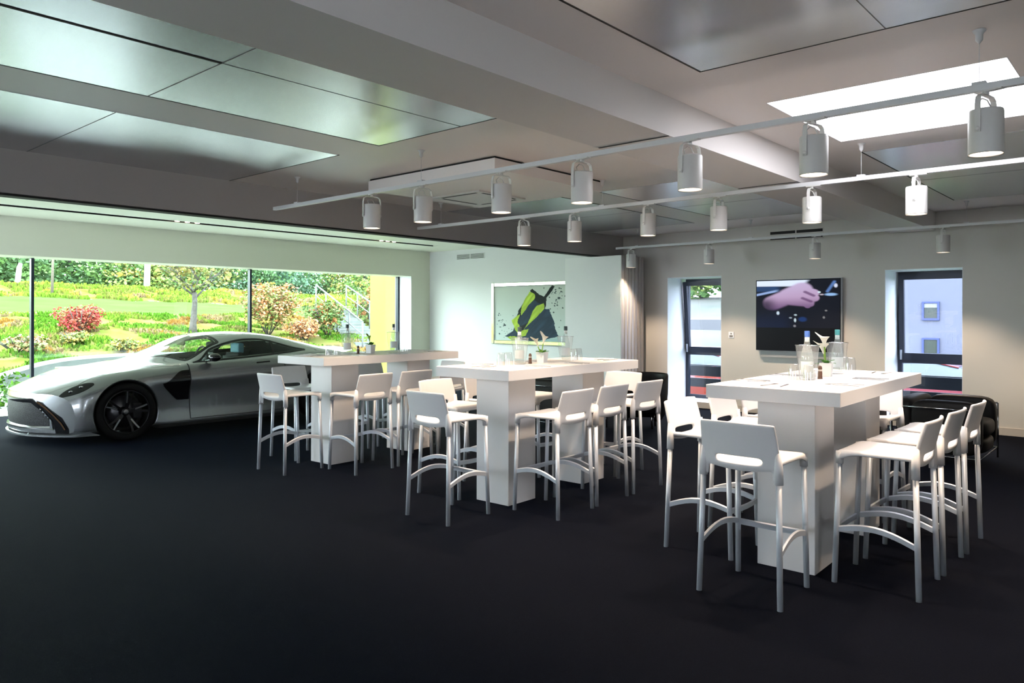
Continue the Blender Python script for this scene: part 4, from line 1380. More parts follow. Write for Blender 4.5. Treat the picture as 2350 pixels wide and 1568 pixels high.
for k in range(41):
    y = -.78 + 1.56 * k / 40
    p = Vector((4.46 + bow(4.46, y), y, 0)); z = surf(4.44, 9 - 4 * abs(y) / .78).z
    cur = [bm.verts.new(q) for q in ((p.x - .22, y, z + .010), (p.x + .02, y, z + .055), (p.x + .02, y, z + .035), (p.x - .02, y, z - .04))]
    if prev:
        for q in range(3): bm.faces.new((prev[q], prev[q + 1], cur[q + 1], cur[q]))
    prev = cur
obj('tail_spoiler', bm, MT['paint'], CAR, smooth=True)
# glass and its black borders
bm = bmesh.new(); V = []
for j in range(49):
    q = -1 + 2 * j / 48; v = 9 - 1.88 * abs(q); row = []
    for i in range(31):
        p = surf(ws_base(v) + (ws_top(v) - ws_base(v)) * i / 30, v, .002); row.append(bm.verts.new((p.x, p.y * (1 if q > 0 else -1), p.z)))
    V.append(row)
for j in range(48):
    for i in range(30): bm.faces.new((V[j][i], V[j][i + 1], V[j + 1][i + 1], V[j + 1][i]))
obj('windscreen', bm, MT['screen_glass'], CAR, smooth=True)
for nm, pts in (('windscreen_trim', [(ws_base(v), v) for v in [7.12 + 1.88 * k / 20 for k in range(21)]]),
                ('windscreen_trim', [(ws_top(v), v) for v in [7.12 + 1.88 * k / 20 for k in range(21)]]),
                ('windscreen_trim', [(ws_base(7.12) + (ws_top(7.12) - ws_base(7.12)) * k / 20, 7.13) for k in range(21)])):
    ribbon(nm, MT['car_black'], pts, .034, .004)
patch('side_window', MT['car_glass'], lambda a, b: ((lambda s: (s, sw_lo(s) + (sw_hi(s) - sw_lo(s)) * b))(SW0 + (SW1 - SW0) * a)), 60, 14, off=.002)
ribbon('window_trim', MT['car_black'], [(SW0 + (SW1 - SW0) * k / 60, sw_lo(0)) for k in range(61)], .022, .005)
ribbon('window_trim', MT['car_black'], [(lambda s: (s, sw_hi(s)))(SW0 + (SW1 - SW0) * k / 60) for k in range(61)], .024, .005)
ribbon('window_pillar', MT['car_black'], [(2.93 + .05 * k / 8, 6.04 + .80 * k / 8) for k in range(9)], .03, .004)
# door: skin between its shut lines
def door_front(v): return 1.70 - .02 * (v - 1) / 5
def door_rear(v): return 2.98 + .06 * sin(pi * (v - 1) / 5)
patch('door', MT['paint'], lambda a, b: ((lambda v: (door_front(v) + .004 + (door_rear(v) - door_front(v) - .008) * a, v))(1.25 + 4.65 * b)), 50, 30, off=.0035)
ribbon('door_gap', MT['car_matt'], [(door_front(v), v) for v in [1.2 + 4.7 * k / 40 for k in range(41)]], .008, .0045)
ribbon('door_gap', MT['car_matt'], [(door_rear(v), v) for v in [1.2 + 4.7 * k / 40 for k in range(41)]], .008, .0045)
ribbon('door_gap', MT['car_matt'], [(1.70 + 1.28 * k / 40, 1.2) for k in range(41)], .008, .0045)
ribbon('door_handle', MT['car_matt'], [(2.62 + .20 * k / 8, 4.75) for k in range(9)], .018, .006)
# side strake vent behind the front wheel
def vent_fn(a, b):
    s = 1.335 + .345 * a
    hi = 3.75 + .95 * sm(0, .75, a); lo = 3.75 - 1.25 * min(1, a / .55) ** .6 * (1 if a > .55 else 1)
    return (s, lo + (hi - lo) * b)
patch('side_vent', MT['car_black'], vent_fn, 20, 12, off=.006)
ribbon('bonnet_gap', MT['car_matt'], [(.33 + 1.25 * k / 40, 5.35 + .35 * sin(pi * k / 40)) for k in range(41)], .005, .0015)
# headlamps
def lamp_fn(a, b):
    s = .0 + .50 * a
    w = sin(pi * min(1, a * .92 + .05)) ** .75
    mid = 5.22 - .62 * a
    return (s, mid + (b - .5) * 1.05 * w)
patch('headlamp', MT['car_black'], lamp_fn, 24, 12, off=.004)
for s, v in ((.16, 5.04), (.32, 4.84)):
    for sgn in (1, -1):
        bm = bmesh.new()
        p = surf(s, v, .006)
        bmesh.ops.create_uvsphere(bm, u_segments=14, v_segments=10, radius=.020, matrix=Matrix.Translation((p.x, -sgn * p.y, p.z)) @ Matrix.Diagonal((1.2, .5, .7, 1)))
        obj('lamp_lens', bm, MT['chrome'], CAR, smooth=True)
patch('tail_lamp', MT['lens_red'], lambda a, b: (4.36 + .09 * a, 4.6 + .35 * b), 6, 4, off=.004)
# mirrors
def mirror(sgn):
    bm = bmesh.new()
    bmesh.ops.create_uvsphere(bm, u_segments=20, v_segments=14, radius=1, matrix=Matrix.Translation((1.97, -sgn * 1.00, .955)) @ Matrix.Diagonal((.075, .095, .055, 1)))
    add_tube(bm, [(1.93, -sgn * .85, .905), (1.95, -sgn * .92, .915), (1.96, -sgn * .96, .935)], .014, 10)
    return obj('side_mirror', bm, MT['car_black'], CAR, smooth=True)
mirror(1); mirror(-1)
# cabin
patch('roof_lining', MT['interior'], lambda a, b: (2.15 + 1.2 * a, 7.0 + 2.0 * b), 14, 10, off=-.03)
patch('door_lining', MT['interior'], lambda a, b: (1.55 + 1.95 * a, 3.0 + 2.95 * b), 20, 10, off=-.03)
obj('cabin_floor', box_bm(1.40, 3.35, -.70, .70, .30, .72), MT['interior'], CAR)
bm = bmesh.new()
add_box(bm, 1.42, 1.95, -.68, .68, .70, .88); bmesh.ops.bevel(bm, geom=bm.edges[:], offset=.04, segments=3, affect='EDGES')
obj('dashboard', bm, MT['interior'], CAR)
MT['seat_blue'] = mat('pale_headrest_cover', (.20, .42, .52), .6)
for y in (-.36, .36):
    bm = bmesh.new()
    add_box(bm, 2.50, 2.66, y - .22, y + .22, .60, .98); bmesh.ops.bevel(bm, geom=bm.edges[:], offset=.05, segments=3, affect='EDGES')
    s_ = obj('car_seat', bm, MT['interior'], CAR, smooth=True)
    obj('headrest', box_bm(2.58, 2.67, y - .12, y + .12, .965, 1.11, bev=.03), MT['seat_blue'] if y < 0 else MT['interior'], s_)
bm = bmesh.new()
w = [(2.10 + .02 * sin(a), -.36 + .17 * cos(a), .90 + .17 * sin(a)) for a in [2 * pi * k / 24 for k in range(24)]]
add_tube(bm, w, .014, 8, closed=True)
obj('steering_wheel', bm, MT['interior'], CAR)
bm = bmesh.new(); add_box(bm, 1.98, 2.00, -.12, .12, 1.085, 1.145); bmesh.ops.bevel(bm, geom=bm.edges[:], offset=.008, segments=2, affect='EDGES')
obj('rear_view_mirror', bm, MT['car_black'], CAR)
# wheels
def make_wheel(x, side):
    w = empty('wheel'); w.parent = CAR; w.location = (x, side * .845, WR); w.rotation_euler = (pi / 2 * (1 if side < 0 else -1), 0, 0)
    # local: z axis points outward
    bm = bmesh.new()
    add_lathe(bm, [(.262, -.12), (.300, -.125), (.335, -.115), (.3445, -.09), (.345, .06), (.338, .088), (.315, .100), (.285, .103), (.262, .095), (.258, .08), (.258, -.12)], n=64)
    obj('tyre', bm, MT['rubber'], w)
    bm = bmesh.new()
    add_lathe(bm, [(.262, .094), (.257, .100), (.249, .097), (.245, .085), (.238, .04), (.235, -.115), (.255, -.12)], n=64)
    add_lathe(bm, [(.0001, .060), (.035, .060), (.052, .050), (.060, .030), (.060, -.02)], n=32)
    obj('rim_barrel', bm, MT['rim'], w)
    bm = bmesh.new()
    for k in range(5):
        a0 = 2 * pi * k / 5 + radians(8)
        for dd in (-.16, .16):
            prev = None
            for q in range(6):
                f = q / 5; r_ = .045 + .205 * f; a = a0 + dd * (.55 + .45 * f); z = .052 + .034 * f
                c = Vector((r_ * cos(a), r_ * sin(a), z)); t_ = Vector((-sin(a), cos(a), 0)); ww = .014 - .003 * f
                cur = [bm.verts.new(c - t_ * ww), bm.verts.new(c + t_ * ww), bm.verts.new(c + t_ * ww * .8 - Vector((0, 0, .03))), bm.verts.new(c - t_ * ww * .8 - Vector((0, 0, .03)))]
                if prev:
                    for e in range(4): bm.faces.new((prev[e], prev[(e + 1) % 4], cur[(e + 1) % 4], cur[e]))
                prev = cur
    for k in range(5):
        a = 2 * pi * k / 5 + radians(8) + .16; prev = None
        for q in range(4):
            f = .30 + .70 * q / 3; r_ = .045 + .203 * f; aa = 2 * pi * k / 5 + radians(8) + .16 * (.55 + .45 * f); z = .0535 + .034 * f
            c = Vector((r_ * cos(aa), r_ * sin(aa), z)); t_ = Vector((-sin(aa), cos(aa), 0)) * .0085
            cur = [bm.verts.new(c - t_), bm.verts.new(c + t_)]
            if prev: bm.faces.new((prev[0], prev[1], cur[1], cur[0])).material_index = 1
            prev = cur
    obj('spokes', bm, [MT['rim'], MT['spoke']], w)
    bm = bmesh.new(); add_lathe(bm, [(.0001, -.01), (.19, -.01), (.19, -.03), (.0001, -.03)], n=48)
    obj('brake_disc', bm, MT['disc'], w)
    obj('brake_caliper', box_bm(.10, .20, -.09, .09, -.045, .02, bev=.01), MT['rim'], w)
    bm = bmesh.new(); add_lathe(bm, [(.0001, .064), (.022, .064), (.028, .060)], n=24)
    obj('hub_cap', bm, MT['spoke'], w)
    return w
for x in (AXF, AXR):
    for sd in (-1, 1): make_wheel(x, sd)
# ------------------------------------------------------------ garden behind the long window
random.seed(11)
def gz(x, y):
    """height of the ground in the garden"""
    prof = [(13.4, -.10), (16.2, -.05), (17.0, .30), (18.5, .42), (22, 1.00), (25.5, 1.53), (30, 1.78), (35.0, 2.18), (36.0, 2.30), (39.0, 2.85), (40.0, 2.95), (60, 3.0), (120, 3.0)]
    for (a, za), (b, zb) in zip(prof[:-1], prof[1:]):
        if y <= b: z = za + (zb - za) * max(0, (y - a)) / (b - a); break
    else: z = 3.0
    if y > 17: z -= .017 * (x - 10) * min(1, (y - 17) / 15)
    rough = sm(17, 19, y) * (1 - sm(24.5, 26, y)) + sm(34.5, 36, y) * (1 - sm(39.5, 41, y))
    z += rough * (noise.noise(Vector((x * .7, y * .7, 0))) * .16 + noise.noise(Vector((x * 2.3, y * 2.3, 5))) * .06)
    return z
MT['lawn'] = mat('mown_lawn', (0.062, 0.125, 0.028), .9, col2=(0.052, 0.108, 0.022), nscale=.6, spec=0)
MT['rough'] = mat('rough_grass_bank', (0.080, 0.122, 0.016), .95, col2=(0.132, 0.094, 0.042), nscale=1.4, spec=0)
MT['dry'] = mat('dry_ridge_grass', (0.197, 0.169, 0.066), .95, col2=(0.113, 0.132, 0.033), nscale=1.2, spec=0)
MT['gravel'] = mat('pale_gravel_apron', (0.197, 0.202, 0.169), .95, noise_amt=.3, nscale=6)
def ground_patch(name, y0, y1, x0, x1, m, st=.4, label=None):
    bm = bmesh.new(); nx = int((x1 - x0) / st); ny = max(1, int((y1 - y0) / st)); V = []
    for j in range(ny + 1):
        V.append([bm.verts.new((x0 + (x1 - x0) * i / nx, y0 + (y1 - y0) * j / ny, gz(x0 + (x1 - x0) * i / nx, y0 + (y1 - y0) * j / ny))) for i in range(nx + 1)])
    for j in range(ny):
        for i in range(nx): bm.faces.new((V[j][i], V[j][i + 1], V[j + 1][i + 1], V[j + 1][i]))
    o = obj(name, bm, m, smooth=True); o['kind'] = 'structure'
    return o
ground_patch('ground_apron', 13.42, 17.0, -12, 30, MT['gravel'], .5)
ground_patch('ground_bank', 17.0, 25.6, -12, 36, MT['rough'], .28)
ground_patch('ground_lawn', 25.6, 35.4, -16, 48, MT['lawn'], .6)
ground_patch('ground_rough_strip', 35.4, 39.2, -20, 55, MT['rough'], .35)
ground_patch('ground_ridge', 39.2, 60, -40, 90, MT['dry'], .8)

# grass tufts on the rough ground: nobody could count them
def tufts(name, label, cols, areas, seed):
    random.seed(seed)
    bm = bmesh.new()
    for (x0, x1, y0, y1, n, h) in areas:
        for _ in range(n):
            x, y = random.uniform(x0, x1), random.uniform(y0, y1)
            cl = noise.noise(Vector((x * .9, y * .9, seed)))
            if cl < -.12: continue
            mi = min(len(cols) - 1, int(max(0, (noise.noise(Vector((x * .6, y * .9, seed + 9))) * 1.2 + random.uniform(-.12, .12) + .36) * len(cols))))
            for q in range(3):
                a = random.uniform(0, 2 * pi); l = h * random.uniform(.5, 1.3); w = l * .35
                dx, dy = cos(a) * w, sin(a) * w; lx, ly = random.uniform(-.4, .4) * l, random.uniform(-.4, .4) * l
                z = gz(x, y) - .02
                f = bm.faces.new([bm.verts.new(p) for p in ((x - dx, y - dy, z), (x + dx, y + dy, z), (x + lx + dx * .3, y + ly + dy * .3, z + l), (x + lx - dx * .3, y + ly - dy * .3, z + l * .9))])
                f.material_index = mi
    o = obj(name, bm, cols); tag(o, label, 'grass', kind='stuff')
TC = [mat('tuft_green', (0.061, 0.141, 0.014), .9, spec=0), mat('tuft_bright', (0.122, 0.197, 0.024), .9, spec=0), mat('tuft_olive', (0.127, 0.132, 0.033), .9, spec=0), mat('tuft_tan', (0.197, 0.141, 0.075), .9, spec=0), mat('tuft_orange', (0.235, 0.122, 0.028), .9, spec=0)]
tufts('grass_tufts', 'rough green and tan grass covering the bank behind the car', TC, [(2, 20, 17.2, 25.4, 26000, .10)], 3)
tufts('ridge_grass', 'yellow green rough grass strip below the ridge beyond the lawn', [TC[1], TC[2], TC[1], mat('tuft_yellow', (0.244, 0.207, 0.038), .9, spec=0), TC[3]], [(6, 36, 35.2, 40.0, 14000, .17)], 8)

def foliage(bm, centre, rad, n, size, seed, cols=1, core=.35, flat=1.0):
    rnd = random.Random(seed)
    cx, cy, cz = centre; rx, ry, rz = rad
    for _ in range(n):
        while True:
            a, b, c = rnd.uniform(-1, 1), rnd.uniform(-1, 1), rnd.uniform(-1, 1)
            q = a * a + b * b + c * c
            if core * core < q < 1: break
        nn = noise.noise(Vector((a * 1.8 + seed, b * 1.8, c * 1.8)))
        k = 1 + .35 * nn
        if noise.noise(Vector((a * 3.1, b * 3.1 + seed, c * 3.1))) < -.22: continue
        p = Vector((cx + a * rx * k, cy + b * ry * k, cz + c * rz * k))
        s = size * rnd.uniform(.55, 1.35)
        u = Vector((rnd.uniform(-1, 1), rnd.uniform(-1, 1), rnd.uniform(-.6, .6))).normalized()
        w = u.cross(Vector((rnd.uniform(-1, 1), rnd.uniform(-1, 1), rnd.uniform(-1, 1)))).normalized()
        f = bm.faces.new([bm.verts.new(p + u * s * .5), bm.verts.new(p + w * s * .32 + u * s * .05), bm.verts.new(p - u * s * .5), bm.verts.new(p - w * s * .32)])
        f.material_index = min(cols - 1, int((noise.noise(Vector((a * 1.6 + 4 * seed, b * 1.6, c * 1.6 + 2))) * .9 + .5) * cols)) if cols > 1 else 0
        if f.material_index < 0: f.material_index = 0
def leafmat(n, c): 
    m = mat(n, c, .7, spec=.2)
    m.node_tree.nodes['Principled BSDF'].inputs['Subsurface Weight'].default_value = 0
    return m
LG = [leafmat('leaf_dark_green', (0.073, 0.142, 0.060)), leafmat('leaf_mid_green', (0.119, 0.221, 0.070)), leafmat('leaf_yellow_green', (0.239, 0.310, 0.085)), leafmat('leaf_blue_green', (0.100, 0.185, 0.123)), leafmat('leaf_gold', (0.386, 0.310, 0.085))]
MT['bark'] = mat('grey_bark', (0.075, 0.066, 0.061), .9, noise_amt=.4, nscale=12)
MT['birch'] = mat('white_birch_bark', (0.352, 0.348, 0.338), .8, col2=(0.164, 0.160, 0.160), nscale=4)
trees = [ # x, y, crown height, radius, kind
 (6.5, 47, 6.0, 3.4, 1), (11.2, 45, 5.2, 2.7, 0), (15.2, 46.5, 6.2, 3.2, 0), (19.3, 44.5, 5.6, 2.8, 2), (23.0, 47, 6.2, 3.3, 1), (27, 45, 5.6, 3.0, 3),
 (30.5, 47.5, 6.4, 3.3, 0), (34.5, 45, 5.6, 3.0, 2), (38.5, 47.5, 6.2, 3.4, 1), (43, 46, 6.0, 3.3, 3), (48, 47, 6.4, 3.6, 1),
 (3, 50, 7, 3.6, 3), (9.3, 56, 7.6, 4.2, 0), (13.0, 53, 8.4, 3.6, 3), (18, 55, 7.8, 4.4, 1), (25, 56, 8.2, 4.4, 0), (32, 56, 8.6, 4.6, 1), (40, 57, 8.6, 4.8, 3), (49, 58, 9.0, 5.2, 0), (56, 50, 7.0, 4.2, 1), (-1, 47, 6, 3.4, 0)]
kinds = [[LG[0], LG[1]], [LG[1], LG[0], LG[2]], [LG[2], LG[1], LG[4]], [LG[3], LG[0]]]
kn = ['dark green', 'mid green', 'yellow green', 'blue green']
for i, (x, y, h, r, k) in enumerate(trees):
    z = gz(x, min(y, 59))
    t = thing('tree', '', 'tree', (x, y, z), 0, 'trees beyond the ridge')
    row = 'front' if y < 49 else 'rear'
    same = sorted([q[0] for q in trees if (q[1] < 49) == (y < 49)])
    t['label'] = '%s tree in the %s row beyond the ridge, number %s from the left' % (kn[k], row, ['one', 'two', 'three', 'four', 'five', 'six', 'seven', 'eight', 'nine', 'ten', 'eleven', 'twelve'][same.index(x)])
    bm = bmesh.new()
    foliage(bm, (0, 0, h * .46), (r * 1.05, r * .85, h * .52), 9000 if y < 49 else 4500, .23 if y < 49 else .38, i + 1, len(kinds[k]), .25)
    foliage(bm, (0, -.3, .7), (r * 1.15, .9, 1.0), 2200, .21, i + 61, len(kinds[k]), .1)
    obj('crown', bm, kinds[k], t)
    bm = bmesh.new(); add_tube(bm, [(0, 0, -.3), (.1, 0, h * .3), (-.1, .1, h * .6)], [.16, .13, .06], 8); obj('trunk', bm, MT['bark'], t)
for x, y, h, w, l in ((17.4, 41.6, 4.2, .17, 'white birch trunk standing on the ridge above the red shrub side'), (11.6, 42.5, 1.1, .14, 'short white trunk on the ridge near the left window post')):
    bm = bmesh.new(); add_tube(bm, [(0, 0, -.3), (.06, 0, h * .4), (.10, 0, h * .8), (.16, 0, h)], [w, w * .9, w * .8, w * .6], 10)
    o = obj('birch_trunk', bm, MT['birch']); o.location = (x, y, gz(x, y)); tag(o, l, 'birch trunk')
# thin young tree on the lawn edge
t = thing('sapling', 'thin bare young tree on the lawn just right of the left window post', 'tree', (11.0, 35.6, gz(11.0, 35.6)))
bm = bmesh.new(); add_tube(bm, [(0, 0, -.2), (.03, 0, 1.4), (.12, 0, 3.4)], [.06, .05, .025], 8)
for q in range(7): 
    a = q * 2.2; add_tube(bm, [(.06, 0, 1.5 + .25 * q), (.06 + .35 * cos(a), .35 * sin(a), 2.0 + .25 * q)], [.018, .006], 6)
obj('trunk', bm, mat('sapling_bark', (0.103, 0.080, 0.066), .9), t)
bm = bmesh.new(); foliage(bm, (.08, 0, 2.9), (.6, .6, 1.0), 160, .16, 77, 1, .1); obj('crown', bm, LG[2], t)

# single round-crowned tree on the bank
def branch(bm, p, d, L, r, depth, rnd, tips):
    q = p + d * L
    add_tube(bm, [p, p.lerp(q, .5) + Vector((rnd.uniform(-.03, .03),) * 3), q], [r, r * .8, r * .6], 8)
    if depth == 0: tips.append(q); return
    for k in range(3):
        a = rnd.uniform(0, 2 * pi); nd = (d + Vector((cos(a), sin(a), rnd.uniform(-.1, .4))) * .75).normalized()
        branch(bm, q, nd, L * rnd.uniform(.62, .85), r * .55, depth - 1, rnd, tips)
t = thing('tree', 'single small round-crowned tree standing on the bank behind the car bonnet', 'tree', (10.58, 22.0, gz(10.58, 22) - .05))
bm = bmesh.new(); tips = []; rnd = random.Random(5)
add_tube(bm, [(-.03, 0, -.1), (-.02, 0, .3), (.03, 0, .9), (.02, 0, 1.25)], [.14, .095, .075, .07], 12)
for k in range(6):
    a = k * 1.05 + .3; branch(bm, Vector((.02, 0, 1.05 + .05 * k)), Vector((cos(a) * .75, sin(a) * .75, .62)).normalized(), .55, .032, 2, rnd, tips)
obj('trunk', bm, MT['bark'], t)
bm = bmesh.new()
foliage(bm, (0, 0, 2.35), (1.35, 1.25, .95), 2600, .13, 31, 3, .1)
obj('crown', bm, [leafmat('small_tree_green', (0.094, 0.127, 0.038)), leafmat('small_tree_olive', (0.141, 0.146, 0.047)), leafmat('small_tree_gold', (0.216, 0.169, 0.056))], t)

def shrub(name, label, x, y, w, h, cols, seed, n=1500, sz=.10, core=.1):
    t = thing(name, label, 'shrub', (x, y, gz(x, y) - .03))
    bm = bmesh.new(); rnd = random.Random(seed)
    for k in range(9):
        a = rnd.uniform(0, 2 * pi); l = rnd.uniform(.3, .45) * w
        add_tube(bm, [(0, 0, -.05), (cos(a) * l * .5, sin(a) * l * .5, h * .4), (cos(a) * l, sin(a) * l, h * .8)], [.02, .014, .005], 6)
    obj('stem', bm, MT['bark'], t)
    bm = bmesh.new()
    for k in range(7):
        a = rnd.uniform(0, 2 * pi); rr = rnd.uniform(0, .30) * w
        foliage(bm, (cos(a) * rr, sin(a) * rr, h * rnd.uniform(.35, .72)), (w * .30, w * .30, h * .28), n // 7, sz, seed * 10 + k, len(cols), core)
    obj('foliage', bm, cols, t)
RED = [leafmat('shrub_red', (0.282, 0.028, 0.033)), leafmat('shrub_scarlet', (0.338, 0.061, 0.042)), leafmat('shrub_rust', (0.259, 0.103, 0.056))]
ORG = [leafmat('shrub_orange', (0.320, 0.122, 0.047)), leafmat('shrub_peach', (0.329, 0.179, 0.094)), leafmat('shrub_green', (0.103, 0.132, 0.033)), leafmat('shrub_yellow', (0.291, 0.226, 0.056))]
GRN = [leafmat('shrub_leaf_green', (0.056, 0.103, 0.028)), leafmat('shrub_leaf_light', (0.117, 0.155, 0.047))]
shrub('red_shrub', 'bright red shrub on the bank right of the left window post', 7.45, 22.0, 1.12, .98, RED, 2, 3600, .075)
shrub('orange_shrub', 'large orange and yellow shrub right of the middle window post', 12.55, 21.2, 2.3, 1.75, ORG, 4, 8000, .09)
shrub('pink_shrub', 'pale rust coloured low shrub below the large orange shrub', 13.35, 20.4, 1.3, .8, ORG[:2], 9, 1600, .10)
shrub('green_shrub', 'green shrub with orange tips left of the outdoor stairs', 14.35, 20.6, 1.5, 1.25, [GRN[0], GRN[1], ORG[0]], 6, 2600, .11)
shrub('stair_shrub', 'green and rust shrub between the outdoor stairs and the yellow wall', 17.7, 22.6, 1.5, 1.7, [GRN[0], GRN[1], ORG[0]], 12, 2400, .12)
shrub('yellow_shrub', 'small orange and yellow grass-like shrub near the bottom of the bank', 7.65, 19.6, .8, .42, [ORG[3], GRN[1]], 14, 900, .08)
shrub('rust_shrub', 'low rust coloured plant at the left edge of the bank', 5.3, 19.4, 1.3, .42, [ORG[1], GRN[1]], 17, 1000, .09)
shrub('gold_shrub', 'low golden plant on the bank below the red shrub', 6.75, 20.3, .7, .45, [ORG[3], GRN[1]], 19, 800, .08)

# pale stone border and drain block in front of the bank
MT['stone'] = mat('pale_concrete', (0.115, 0.125, 0.12), .8, noise_amt=.2, nscale=4)
bm = bmesh.new(); prev = None
for k in range(25):
    a = k / 24; x = 3.2 + 7.5 * a; y = 16.4 + .55 * sin(a * 3.1)
    z0 = gz(x, y) - .1; h = .46 * sin(min(1, a * 3) * pi / 2) - .02
    cur = [bm.verts.new(p) for p in ((x, y, z0), (x, y, z0 + h), (x, y + .28, z0 + h + .05), (x, y + .5, z0))]
    if prev:
        for q in range(3): bm.faces.new((prev[q], prev[q + 1], cur[q + 1], cur[q]))
    prev = cur
tag(obj('stone_border', bm, MT['stone'], smooth=False), 'pale curved concrete border at the foot of the bank behind the bonnet', 'border')
o = obj('stone_block', box_bm(5.05, 5.75, 15.6, 16.2, -.1, .50, bev=.02), mat('mossy_block', (0.122, 0.132, 0.066), .9, noise_amt=.4, nscale=5))
tag(o, 'greenish square block in the garden right of the left window post', 'block')
bm = bmesh.new(); foliage(bm, (3.6, 15.2, .05), (1.1, .8, .45), 1500, .10, 91, 2, .1)
tag(obj('ground_cover', bm, [LG[1], TC[0]]), 'dark green low planting at the lower left corner of the window', 'plants', kind='stuff')

# outdoor stairs with white handrails
t = thing('garden_stairs', 'grey concrete garden stairs with white handrails climbing the bank', 'stairs', (0, 0, 0))
bm = bmesh.new(); n = 14
x0, y0, xE, yE = 14.9, 18.6, 17.0, 24.2
dirv = Vector((xE - x0, yE - y0, 0)); Ls = dirv.length; dirv.normalize(); side = Vector((dirv.y, -dirv.x, 0))
for k in range(n):
    a, b = k / n, (k + 1) / n; z1 = .35 + 1.35 * b
    p = Vector((x0, y0, 0)) + dirv * Ls * a; q = Vector((x0, y0, 0)) + dirv * (Ls * b + .02)
    v = [bm.verts.new(c) for c in (p - side * .55 + Vector((0, 0, z1 - .35)), p + side * .55 + Vector((0, 0, z1 - .35)), q + side * .55 + Vector((0, 0, z1 - .35)), q - side * .55 + Vector((0, 0, z1 - .35)),
         p - side * .55 + Vector((0, 0, z1)), p + side * .55 + Vector((0, 0, z1)), q + side * .55 + Vector((0, 0, z1)), q - side * .55 + Vector((0, 0, z1)))]
    for f in ((0, 3, 2, 1), (4, 5, 6, 7), (0, 1, 5, 4), (1, 2, 6, 5), (2, 3, 7, 6), (3, 0, 4, 7)): bm.faces.new([v[i] for i in f])
obj('step', bm, MT['stone'], t)
MT['railw'] = mat('galvanised_rail', (0.085, 0.09, 0.095), .6)
for s in (-1, 1):
    bm = bmesh.new()
    A = Vector((x0, y0, .35 + .95)) + side * .58 * s; B = Vector((xE, yE, 1.70 + .95)) + side * .58 * s
    add_tube(bm, [A, B], .028, 8); add_tube(bm, [A - Vector((0, 0, .4)), B - Vector((0, 0, .4))], .018, 8)
    for q in range(5):
        c = A.lerp(B, q / 4); add_tube(bm, [c - Vector((0, 0, 1.1)), c], .028, 8)
    obj('handrail', bm, MT['railw'], t)

# yellow side wall beside the end of the glazing
MT['yellow'] = mat('bright_yellow_render', (0.27, 0.30, 0.012), .6)
tag(obj('yellow_fin', box_bm(11.262, 12.05, 13.56, 14.46, -.1, 2.9), MT['yellow']), 'bright yellow outer wall panel at the right end of the long window', 'wall panel')

# ------------------------------------------------------------ outside the two tall windows
gr = obj('ground_yard', box_bm(18.0, 70, -30, 8.3, -1.1, -.95), mat('grey_asphalt', (0.0515, 0.0540, 0.0515), .9, noise_amt=.15, nscale=2)); gr['kind'] = 'structure'
bm = bmesh.new(); v = [bm.verts.new(p) for p in ((12.0, -12, .02), (12.6, -12, .0), (18.4, -12, -.95), (18.4, 13.2, -.95), (12.6, 13.2, .0), (12.0, 13.2, .02))]
bm.faces.new((v[0], v[1], v[4], v[5])); bm.faces.new((v[1], v[2], v[3], v[4]))
gl_ = obj('ground_verge', bm, MT['lawn']); gl_['kind'] = 'structure'
MT['navy'] = mat('navy_balustrade', (0.0045, 0.0075, 0.0130), .45)
def balustrade(a, b, label):
    t = thing('balustrade', label, 'railing', (12.42, 0, 0))
    for z0, z1 in ((.42, .60), (.22, .38)):
        obj('rail_board', box_bm(0, .03, a, b, z0, z1), MT['navy'], t)
    obj('top_rail', box_bm(-.01, .04, a, b, .605, .625), MT['railw'], t)
    for y in (a, b - .04): obj('post', box_bm(.03, .07, y, y + .04, -.5, .60), MT['navy'], t)
balustrade(5.0, 7.2, 'dark blue slatted railing outside the window left of the television')
balustrade(1.2, 3.9, 'dark blue slatted railing outside the window right of the television')
MT['stonefac'] = mat('white_clad_facade', (0.0940, 0.0985, 0.1220), .7, noise_amt=.04, nscale=3)
t = thing('office_building', 'white clad building with small blue framed windows across the yard', 'building', (30, 0, 0))
obj('facade', box_bm(0, 10, -8, 8.6, -1.0, 9), MT['stonefac'], t)
MT['bluefr'] = mat('blue_window_frame', (0.0235, 0.0375, 0.1080), .5); MT['fglass'] = mat('facade_window_glass', (0.0375, 0.0445, 0.0350), .12)
MT['blind'] = mat('white_blind', (0.1760, 0.1785, 0.1835), .7)
for wy in (-1.0, 2.6, 6.30):
    for wz in (.05, 1.35, 3.2, 5.0):
        f = bmesh.new(); y0_, y1_ = wy, wy + .56; h = .67
        add_box(f, -.06, 0, y0_, y0_ + .07, wz, wz + h); add_box(f, -.06, 0, y1_ - .07, y1_, wz, wz + h); add_box(f, -.06, 0, y0_ + .07, y1_ - .07, wz, wz + .08); add_box(f, -.06, 0, y0_ + .07, y1_ - .07, wz + h - .06, wz + h)
        fo = obj('window', f, MT['bluefr'], t)
        obj('pane', box_bm(-.02, .01, y0_ + .07, y1_ - .07, wz + .08, wz + h - .06), MT['fglass'], fo)
        if wz > .5: obj('blind', box_bm(-.03, -.02, y0_ + .07, y1_ - .07, wz + h * .68, wz + h - .06), MT['blind'], fo)
